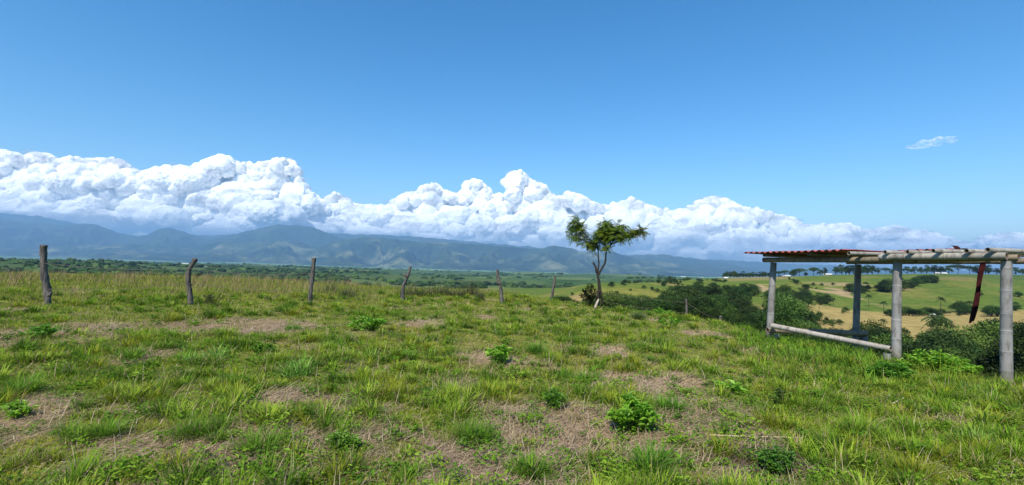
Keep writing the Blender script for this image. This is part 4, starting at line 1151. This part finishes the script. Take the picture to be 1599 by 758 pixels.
# loose dead sticks on the turf
def stick(pts, d, r, lab):
    P = []
    for (x, y) in pts:
        q = hit(x, y, 2.); q[2] += .05; P.append(q)
    P = np.array(P); b = P[0].copy(); g = Geo()
    tube(g, spline(P - b, 10), np.linspace(r, r * .5, 10), 6, rough=.1)
    g.obj("dry_stalk", M_straw_s, smooth=True, label=lab, cat="stalk", loc=b)
M_straw_s = surf_mat("pale_stalk", (0.38, 0.28, 0.16), (0.55, 0.44, 0.28), 20, 0.8)
stick([(1108, 691), (1170, 692), (1255, 694)], 0, .006, "long straight straw coloured stalk lying across the lower right turf")
stick([(1455, 592), (1478, 602), (1492, 618)], 0, .008, "bent yellow cane stalk lying in front of the widest bush")
stick([(1520, 590), (1545, 586), (1563, 580)], 0, .007, "thin brown twig lying at the foot of the right bamboo post")
stick([(1395, 637), (1412, 628)], 0, .009, "short pale stick on the straw below the middle bamboo post")

# ================================================================== trees of the gully, hills and ridge
GR = [(0.032, 0.066, 0.014), (0.046, 0.088, 0.016), (0.068, 0.115, 0.020), (0.026, 0.052, 0.013)]
def broadleaf(seed, W, H, trunk, ncl, card, cols, flat=1.0, nl=13):
    rs = RS(seed)
    g = Geo(); gt = Geo()
    crown_h = H - trunk
    lob = []
    for k in range(nl):
        a = rs.uniform(0, 6.28); q = rs.uniform(.0, 1) ** .6
        zc = trunk + crown_h * (.16 + .68 * rs.uniform(0, 1) ** .8 * (1 - .5 * q)); rad = W * rs.uniform(.13, .27) * (1 - .2 * q)
        lob.append((np.array([W * .40 * q * math.cos(a), W * .40 * q * math.sin(a), zc]), rad))
    lob.append((np.array([0, 0, trunk + crown_h * .75]), W * .26))
    tube(gt, spline([[0, 0, -.6], [.05 * W * rs.uniform(-1, 1), .04 * W, trunk * .6], [0, 0, trunk + crown_h * .4]], 8), np.linspace(.035, .016, 8) * H, 7, rough=.1)
    for c, r in lob:
        s = np.array([0, 0, trunk * rs.uniform(.7, 1.1)])
        tube(gt, spline([s, (s + c) / 2 + [0, 0, -.05 * H], c], 6), np.linspace(.014, .004, 6) * H, 5, cap=False)
    wts = np.array([r * r for _, r in lob]); wts /= wts.sum()
    w = rs.choice(len(lob), ncl, p=wts)
    cc = np.array([c for c, _ in lob])[w]; rr = np.array([r for _, r in lob])[w]
    v = rdir(rs, ncl); v[:, 2] = np.where(rs.rand(ncl) < .7, np.abs(v[:, 2]), v[:, 2] * .7)
    lump = 1 + .28 * noise3(v * 2.3 + w[:, None] * 5.1, seed)
    P = cc + v * (rr * rs.uniform(.55, 1.06, ncl) * lump)[:, None] * np.array([1, 1, .82 * flat])
    D_ = v + rs.normal(0, .8, (ncl, 3)); Nn = v * .6 + rs.normal(0, .5, (ncl, 3)) + [0, 0, .7]
    base = np.array(cols)[(w * 7 + seed) % len(cols)]
    C = base * rs.uniform(.7, 1.3, (ncl, 1)); 
    leaves(g, P, D_, Nn, card * rs.uniform(.5, 1.3, ncl), card * .55 * rs.uniform(.6, 1.2, ncl), C, .2)
    return gt.mesh("trunk", M_bark, True), g.mesh("crown", M_tree), H
def palm_proto(seed, H, cr, nf):
    rs = RS(seed); g = Geo(); gt = Geo()
    top = np.array([.1, 0, H])
    tube(gt, spline([[0, 0, -.5], [.05, 0, H * .5], top], 8), np.linspace(.16, .10, 8), 7)
    for k in range(nf):
        a = k * 2.4 + rs.uniform(-.2, .2); e = rs.uniform(-.4, 1.15)
        m = 16; t = np.linspace(0.05, 1, m)
        L = cr * rs.uniform(.85, 1.1)
        h = np.array([math.cos(a), math.sin(a), 0])
        P = top + h * (L * t * math.cos(e) * .95)[:, None] + np.stack([0 * t, 0 * t, L * t * math.sin(e) - L * .65 * t ** 2], -1)
        T = np.gradient(P, axis=0); T /= np.linalg.norm(T, axis=1)[:, None]
        s = np.cross(T, [0, 0, 1.0]); s /= np.linalg.norm(s, axis=1)[:, None] + 1e-6
        tube(g, P[::3], .025, 4, (.07, .10, .03), cap=False)
        for sg in (-1, 1):
            C = np.array([.035, .07, .018]) * rs.uniform(.7, 1.3, (m, 1))
            leaves(g, P, s * sg + T * .6 - np.array([0, 0, .45]), np.tile([0, 0, 1.0], (m, 1)) + T * .1, L * .34 * (1 - .5 * t), .14, C, .1)
    return gt.mesh("trunk", M_bark, True), g.mesh("fronds", M_tree), H + cr * .4
PROT = {
 'near': [broadleaf(1, 8.5, 9, 1.0, 9000, .34, GR), broadleaf(2, 7, 9, 1.2, 8000, .32, GR), broadleaf(3, 9.5, 8, .8, 10000, .36, GR, .9, 17), broadleaf(4, 7, 8.5, 1.2, 7500, .3, [GR[0], GR[1], GR[3]])],
 'mid': [broadleaf(11, 9, 9, .5, 3200, .6, GR, 1, 19), broadleaf(12, 8, 9, .7, 3000, .6, GR, 1, 17), broadleaf(13, 10.5, 8, .4, 3400, .62, GR, 1, 20)],
 'umbrella': [broadleaf(21, 15, 8.5, 5.0, 2600, .6, GR, .55, 14)],
 'round': [broadleaf(22, 9, 9, 1.5, 2200, .6, GR, .9, 11), broadleaf(23, 8, 9, 1.3, 2200, .6, GR, 1.0, 11)],
 'shrub': [broadleaf(31, 6.5, 4.2, .3, 1600, .42, [GR[2], GR[1]], .9, 8), broadleaf(32, 5, 4.5, .3, 1400, .42, GR, .9, 7)],
 'palm': [palm_proto(41, 7.5, 2.2, 22), palm_proto(42, 7, 2.4, 24)],
}
PN = {'near': ('broadleaf_tree', 'tree'), 'mid': ('broadleaf_tree', 'tree'), 'umbrella': ('umbrella_tree', 'tree'), 'round': ('ridge_tree', 'tree'), 'shrub': ('pasture_shrub', 'shrub'), 'palm': ('palm_tree', 'palm')}
TREES = {}
def put_tree(kind, p, ztop, label, group, seed, wide=1.0, hmin=1.2, hmax=40):
    rs = RS(seed)
    tr, cr, Hp = PROT[kind][rs.randint(0, len(PROT[kind]))]
    h = ztop - p[2]
    if h < hmin or h > hmax: return None
    s = h / Hp
    o = empty(PN[kind][0], p, label, PN[kind][1], group)
    o.rotation_euler = (0, 0, rs.uniform(0, 6.28)); o.scale = (s * wide * rs.uniform(.9, 1.15), s * wide * rs.uniform(.9, 1.15), s)
    for nm, me in (('trunk', tr), ('fronds' if kind == 'palm' else 'crown', cr)):
        c = bpy.data.objects.new(nm, me); COL.objects.link(c); c.parent = o
    return o
ZONES = [(930, "left of the lone tree"), (1000, "right of the lone tree"), (1070, "behind the yellow green bush"), (1130, "above the short fence posts"), (1200, "just left of the left post"),
         (1265, "right of the left post"), (1335, "between left and rear posts"), (1395, "between rear and middle posts"), (1465, "right of the middle post"),
         (1530, "below the hanging red strip"), (1590, "beside the right post"), (9999, "at the right edge of the photo")]
def wood(kind, n, xr, env, dr, hr, label, group, seed, wide=1.0, mask=None, minsep=.55, shrink=.40):
    rs = RS(seed); ex, ey = zip(*env); done = 0; tries = 0; pts = []
    while done < n and tries < n * 60:
        tries += 1
        x = rs.uniform(*xr); u = rs.uniform(0, 1); d = dr[0] * (dr[1] / dr[0]) ** u
        h = rs.uniform(*hr)
        q = at(x, 400., d); z = gz(q[0], q[1])
        top = (z + h - EYE) / d
        ye = np.interp(x, ex, ey) + 5 * float(noise2(np.array([x / 13.]), np.array([seed * 1.7]), 3)[0]); lim = at(x, ye, d)[2] - EYE
        if mask and mask(x, d): continue
        if z + h > lim + EYE: h = lim + EYE - z - rs.uniform(0, shrink) * h
        if h < hr[0] * .45: continue
        if any((q[0] - a) ** 2 + (q[1] - b) ** 2 < (minsep * h) ** 2 for a, b in pts): continue
        pts.append((q[0], q[1]))
        zone = next(t for lim_, t in ZONES if x < lim_)
        row = ["nearest", "front", "middle", "far", "farthest"][min(4, int(u * 5))]
        put_tree(kind, (q[0], q[1], z), z + h, "%s, %s row, %s" % (label, row, zone), group, seed * 1000 + tries, wide, .5, 60)
        done += 1
def gaps(x, d): return (1066 < x < 1094 and 150 < d < 235) or (1046 < x < 1078 and 300 < d < 420) or (1100 < x < 1120 and 235 < d < 290) or (1168 < x < 1200 and 110 < d < 300) or (1128 < x < 1142 and d < 200) or (1276 < x < 1290 and d < 90)
wood('near', 80, (1228, 1700), [(1225, 508), (1260, 500), (1300, 500), (1340, 503), (1400, 500), (1440, 494), (1470, 493), (1500, 500), (1520, 491), (1560, 494), (1700, 497)], (42, 135), (5, 12.5),
     "dark tree of the gully wood", "trees of the gully wood behind the shelter", 3, 1.1)
wood('near', 24, (1142, 1268), [(1135, 500), (1150, 470), (1165, 461), (1185, 476), (1205, 470), (1222, 462), (1250, 462), (1262, 480), (1270, 505)], (60, 150), (8, 14),
     "tall dark tree of the close clump", "tall trees around the left bamboo post", 4, .9, gaps)
wood('mid', 105, (985, 1235), [(985, 474), (1030, 466), (1045, 452), (1060, 444), (1100, 441), (1140, 440), (1200, 443), (1235, 449)], (130, 480), (4, 11),
     "tree of the broad valley wood", "trees of the valley wood", 5, 1.05, gaps, .6)
wood('mid', 12, (1235, 1290), [(1235, 449), (1290, 456)], (300, 480), (6, 9), "tree of the valley wood's end", "trees at the right end of the valley wood", 15, 1.2)
wood('near', 52, (868, 1150), [(866, 464), (885, 460), (902, 468), (925, 458), (950, 454), (975, 458), (1000, 460), (1040, 459), (1080, 455), (1150, 462)], (70, 180), (7, 12),
     "bushy tree beyond the brow", "trees just beyond the brow", 6, 1.15, gaps, .5, .12)
wood('mid', 10, (1020, 1064), [(1018, 437), (1035, 433), (1045, 430), (1062, 436)], (470, 620), (8, 14), "dark tree clumped on the middle hill crest", "clump on the middle hill", 7, 1.1, None, .4)
wood('mid', 7, (964, 1000), [(964, 441), (985, 435), (1000, 437)], (480, 620), (6, 10), "low dark tree on the middle hill crest", "trees left of the clump on the middle hill", 8, 1.2, None, .4)
wood('mid', 14, (1058, 1135), [(1058, 438), (1075, 434), (1100, 433), (1135, 436)], (560, 700), (5, 8), "small tree of the thin treeline", "thin treeline under the mountains", 9, 1.3)
# ridge trees, one by one
def crest_point(x):
    P = at(np.full(90, float(x)), np.full(90, 400.), np.linspace(560, 760, 90)); z = ground(P[:, 0], P[:, 1])
    k = np.argmax((z - EYE) / P[:, 1]); return np.array([P[k, 0], P[k, 1], z[k]])
rs = RS(31)
ridge = [(x, 'mid', rs.uniform(7, 10.5), 'a') for x in np.arange(1131, 1202, 5.)] + [(1216, 'umbrella', 8, 'b'), (1226, 'umbrella', 9, 'b'), (1240, 'mid', 10, 'b'), (1249, 'umbrella', 11, 'b'), (1258, 'mid', 6, 'b')]
ridge += [(1271, 'umbrella', 12, 'c'), (1281, 'round', 9, 'd'), (1288, 'round', 12, 'e')]
ridge += [(x, 'round', h, 'f') for x, h in [(1305, 13), (1314, 16), (1321, 12), (1326, 15), (1333, 15), (1345, 13), (1354, 15), (1362, 14)]]
ridge += [(x, k, h, 'g') for x, k, h in [(1371, 'round', 10), (1383, 'umbrella', 9), (1392, 'round', 7), (1416, 'round', 12), (1428, 'round', 12), (1438, 'round', 11), (1447, 'round', 14), (1459, 'round', 14), (1469, 'round', 12), (1480, 'round', 13),
          (1495, 'umbrella', 14), (1513, 'umbrella', 12), (1526, 'round', 14), (1538, 'round', 13), (1543, 'round', 15), (1556, 'round', 10), (1566, 'mid', 9), (1585, 'round', 12), (1596, 'round', 10), (1610, 'mid', 10)]]
RL = {'a': ("tree in the closed ridge row left of the shelter", "closed row of trees on the ridge"), 'b': ("tree in the loose ridge group under the red roof", "loose ridge group under the red roof"),
      'c': ("umbrella shaped tree alone on the ridge skyline under the red roof", None), 'd': ("small round tree just right of the umbrella shaped ridge tree", None), 'e': ("taller round tree second to the right of the umbrella shaped ridge tree", None),
      'f': ("tree in the ridge cluster around the rear post", "tall ridge cluster around the rear post"), 'g': ("tree in the long right ridge row", "long row of ridge trees on the right")}
ORD = ["first", "second", "third", "fourth", "fifth", "sixth", "seventh", "eighth", "ninth", "tenth", "eleventh", "twelfth", "thirteenth", "fourteenth", "fifteenth", "sixteenth", "seventeenth", "eighteenth", "nineteenth", "twentieth", "twenty first", "twenty second"]
_cnt = {}
for k, (x, kind, hpx, gq) in enumerate(ridge):
    p = crest_point(x); hh = hpx * p[1] / F_PX
    i = _cnt.get(gq, 0); _cnt[gq] = i + 1
    lab = RL[gq][0] + (", %s from its left end" % ORD[i] if RL[gq][1] else "")
    put_tree(kind, p, p[2] + hh * 1.02, lab, RL[gq][1], 7000 + k, float(rs.uniform(.85, 1.35)), .5, 60)
# clumps and shrubs on the far pasture, placed where the photo shows them
def field(kind, lst, label, group, seed, wide=1.0, dmin=150):
    for k, (x, y, hpx) in enumerate(lst):
        p = hit(x, y, dmin)
        if p is None or p[1] > 1200: continue
        lb = label[k] if isinstance(label, list) else (label + ", %s from the left" % ORD[sorted(q[0] for q in lst).index(x)])
        put_tree(kind, p, p[2] + hpx * p[1] / F_PX, lb, group, seed + k, wide, .5, 60)
rs = RS(32)
field('mid', [(x, 462 - (x - 1375) * .25 - rs.uniform(0, 6), rs.uniform(14, 20)) for x in np.linspace(1376, 1406, 7)] + [(x, 452 - (x - 1400) * .17 + rs.uniform(-3, 3), rs.uniform(10, 14)) for x in np.linspace(1408, 1462, 13)],
      "dark tree of the hillside wood behind the middle post", "wood climbing the pasture hill", 8000, 1.1, 300)
field('mid', [(x, 455 + rs.uniform(-2, 5), rs.uniform(9, 16)) for x in np.linspace(1326, 1352, 6)], "tree of the small hill clump behind the rear post", "small clump behind the rear post", 8100, 1.0, 300)
field('shrub', [(x, 494 + rs.uniform(-2, 2), rs.uniform(8, 14)) for x in np.linspace(1384, 1470, 18)], "low bush in the hedge beyond the yellow meadow", "hedge beyond the yellow meadow", 8200, 1.3, 250)
field('mid', [(1500, 489, 18), (1508, 492, 16), (1514, 490, 20), (1498, 494, 8), (1549, 495, 18), (1556, 495, 16), (1543, 493, 15), (1562, 492, 12), (1576, 488, 16), (1586, 486, 14), (1590, 465, 9), (1530, 463, 9), (1540, 486, 5)],
      "dark pasture bush around the red strip and right post", "bushes right of the hanging strip", 8300, 1.1, 250)
field('shrub', [(1245, 445, 8), (1239, 442, 6), (1256, 455, 11), (1262, 452, 8), (1270, 447, 5), (1283, 447, 4), (1240, 462, 6), (1246, 465, 8), (1251, 462, 5), (1256, 465, 6), (1232, 438, 5), (1300, 446, 4), (1275, 452, 3)],
      "small pasture shrub left of the rear post", "shrubs left of the rear post", 8400, 1.2, 250)
field('shrub', [(1262, 480, 13), (1246, 485, 10), (1250, 495, 12), (1238, 490, 7), (1290, 505, 9), (1316, 490, 5), (1320, 488, 8), (1265, 500, 13), (1272, 505, 12), (1280, 502, 14), (1286, 508, 8), (1256, 502, 10), (1300, 510, 10), (1310, 508, 8)],
      "round shrub on the slope below the palms", "shrubs below the palms", 8500, 1.1, 120)
field('shrub', [(956, 449, 9), (963, 462, 7), (893, 462, 5), (1005, 452, 6), (1018, 455, 7), (1026, 458, 7), (985, 455, 4), (975, 447, 4), (1035, 447, 7), (1048, 458, 10)],
      "small bush on the yellow green middle hill", "bushes on the middle hill", 8600, 1.2, 180)
field('palm', [(1279, 489, 22), (1296, 480, 16), (1302, 480, 15), (1357, 480, 20), (1380, 490, 20), (1469, 491, 28), (1379, 526, 28)],
      ["palm standing lowest on the near slope left of the rear post", "left palm of the close pair between the left and rear posts", "right palm of the close pair between the left and rear posts", "palm just right of the rear bamboo post",
       "palm between rear and middle posts", "tall thin palm alone on the hill right of the middle post", "nearest palm, at the left edge of the yellow meadow by the middle post"], "palms on the pasture", 8700, .9, 150)
# a taller feathery tree poking out of the gully wood
q = at(1463., 495., 125.); put_tree('palm', (q[0], q[1], gz(q[0], q[1])), q[2] + 1, "broad feathery palm rising out of the gully wood right of the middle post", None, 8801, 1.1, .5, 60)

# street lamp on the meadow
p = hit(1452, 520, 120)
if p is not None:
    q = at(1454., 492., p[1]); h = q[2] - p[2]
    o = empty("street_lamp", p, "small pole lamp with a bright white head at the edge of the gully wood", "street lamp")
    g = Geo(); tube(g, [[0, 0, -.3], [0, 0, h]], [.09, .06], 8); tube(g, spline([[0, 0, h - .1], [.5, 0, h + .15], [1.1, 0, h + .12]], 6), .05, 6); g.obj("pole", M_grey, parent=o, smooth=True)
    g = Geo(); tube(g, spline([[.5, 0, h + .15], [1.0, -.1, h + .30], [1.9, -.2, h + .22], [2.6, -.2, h + .1]], 8), [.05, .22, .30, .32, .32, .28, .2, .05], 8); g.obj("lamp_head", M_white, parent=o, smooth=True)

# pale sawn stump below the brow and a dark broken trunk
p = hit(1007, 487, 12); p = np.array([p[0], p[1], gz(p[0], p[1])]); q = at(1006., 462., p[1])
g = Geo(); hh = q[2] - p[2]
tube(g, spline([[0, 0, -.1], [.02, 0, hh * .5], [-.03, 0, hh]], 8), [.07, .06, .055, .06, .055, .05, .06, .05], 8, rough=.2)
tube(g, [[0, 0, hh * .7], [.12, 0, hh * .95], [.2, .02, hh * .92]], [.05, .045, .02], 6, rough=.15)
g.obj("dead_stump", M_bark, smooth=True, label="dark broken tree stump on the brow between the lone tree and the yellow green bush", cat="stump", loc=p)

# ================================================================== buildings in the valley
def shed(x, y, wpx, hpx, dmin, label, seed, wallc=None, name="farm_shed", dfix=None, L=1.0):
    p = hit(x, y, dmin)
    if dfix:
        p = at(float(x), float(y), dfix); p[2] = gz(p[0], p[1])
    if p is None: return
    k = p[1] / F_PX; w = wpx * k; h = max(hpx * k, 2.2); d = max(6.0, w * .45)
    o = empty(name, p, label, "shed" if name == "farm_shed" else "house")
    az = math.atan2(p[0], p[1]); o.rotation_euler = (0, 0, -az + RS(seed).uniform(-.25, .25))
    g = Geo(); hw = h * .55
    V = np.array([[sx * w / 2, sy * d / 2, z] for z in (-1.5, hw) for sy in (-1, 1) for sx in (-1, 1)])
    g.add(V, np.array([[0, 1, 5, 4], [1, 3, 7, 5], [3, 2, 6, 7], [2, 0, 4, 6], [4, 5, 7, 6]]))
    # door opening as an inset dark panel proud of the wall
    g.obj("wall", M_wallp, parent=o)
    dw = min(w * .12, 1.6)
    for cx in (-w * .28, w * .05, w * .3):
        g = Geo()
        V = np.array([[cx + sx * dw / 2, -d / 2 + yy, zz] for yy in (-.03, .02) for sx, zz in ((-1, 0.), (1, 0.), (1, hw * .75), (-1, hw * .75))])
        g.add(V, np.array([[0, 1, 2, 3], [4, 7, 6, 5], [0, 4, 5, 1], [1, 5, 6, 2], [2, 6, 7, 3], [3, 7, 4, 0]]))
        g.obj("door", M_bark, parent=o)
    g = Geo(); e = .06 * w; ov = .5
    pr = [(-d / 2 - ov, hw - .1), (0, h), (d / 2 + ov, hw - .1), (d / 2 + ov, hw + .05), (0, h + .18), (-d / 2 - ov, hw + .05)]
    V = [[sx * (w / 2 + e), a, b] for sx in (-1, 1) for a, b in pr]
    F = [[0, 1, 7, 6], [1, 2, 8, 7], [2, 3, 9, 8], [3, 4, 10, 9], [4, 5, 11, 10], [5, 0, 6, 11], [0, 5, 4, 1], [1, 4, 3, 2], [6, 7, 10, 11], [7, 8, 9, 10]]
    g.add(V, np.array(F)); g.obj("roof", M_white, parent=o)
shed(420, 424, 13, 4, 300, "long white roofed shed beyond the brow, just left of the third fence post", 1, dfix=700)
shed(562, 427, 6, 2.2, 500, "tiny white roofed farmhouse between the third and fourth fence posts", 2, name="farmhouse", dfix=1500)
shed(318, 413, 8, 2, 800, "small pale roofed farmhouse just right of the second fence post top", 3, name="farmhouse", dfix=2300)
shed(212, 409, 10, 1.8, 900, "long low white building on the valley floor left of the second post", 4, dfix=3000)
shed(290, 407.5, 20, 1.6, 900, "longest low white roof on the valley floor behind the second post", 5, dfix=3600)
shed(1067, 430.5, 7, 2, 4000, "large white warehouse on the valley floor below the mountain foot right of the lone tree", 6, dfix=9000)
shed(1094, 432.5, 8, 2, 4000, "smaller pale warehouse right of the large white one on the valley floor", 7, dfix=9000)
shed(1133, 434, 5, 2.5, 400, "small white roofed house at the left end of the ridge row", 8, name="farmhouse", dfix=690)
shed(1225, 432, 16, 2.2, 400, "long white greenhouse roof on the ridge under the red roof", 9, dfix=735)
shed(1293, 430, 12, 2.5, 400, "pale low shed on the ridge between the umbrella tree and the rear post", 10, dfix=735)
shed(1470, 428, 14, 2.5, 400, "pale low shed among the ridge trees right of the middle post", 11, dfix=735)

# ================================================================== far woods on the valley side (one mass)
def far_woods():
    rs = RS(51); g = Geo(); V, F = ICO2
    N = 15000
    x = rs.uniform(-150, 1250, N); d = 520 * (9500 / 520) ** (rs.uniform(0, 1, N) ** .9)
    Rr = ray(x, np.full(N, 400.)); X = Rr[:, 0] * d; Y = d
    n = fbm2(X / 260, Y / 170, 3, 95) + .25 * noise2(X / 1300, Y / 700, 96)
    leftd = 1 - sstep(480, 700, x)
    right = (x > 880)
    k = n > .30 - .22 * leftd + np.where(right, .12, 0)
    k &= ~((x > 860) & (Y < 900)); k &= ~((x > 1110) & (Y < 2500))
    X, Y = X[k], Y[k]; n = len(X); Z = ground(X, Y)
    print("far clumps", n)
    sc = rs.uniform(3.5, 7.5, n) * (1 + Y / 6000)
    for i in range(n):
        P = V * np.array([sc[i] * rs.uniform(1, 1.8), sc[i], sc[i] * rs.uniform(.6, .95)]) * (1 + .4 * rs.uniform(-1, 1, (len(V), 1))) + [X[i], Y[i], Z[i] + sc[i] * .35]
        g.add(P, F, np.array(GR[rs.randint(0, 4)]) * rs.uniform(.45, .95))
    g.obj("distant_woodland", M_tree, kind='stuff', label="dark belts of far woodland between the valley fields", cat="woodland")
far_woods()
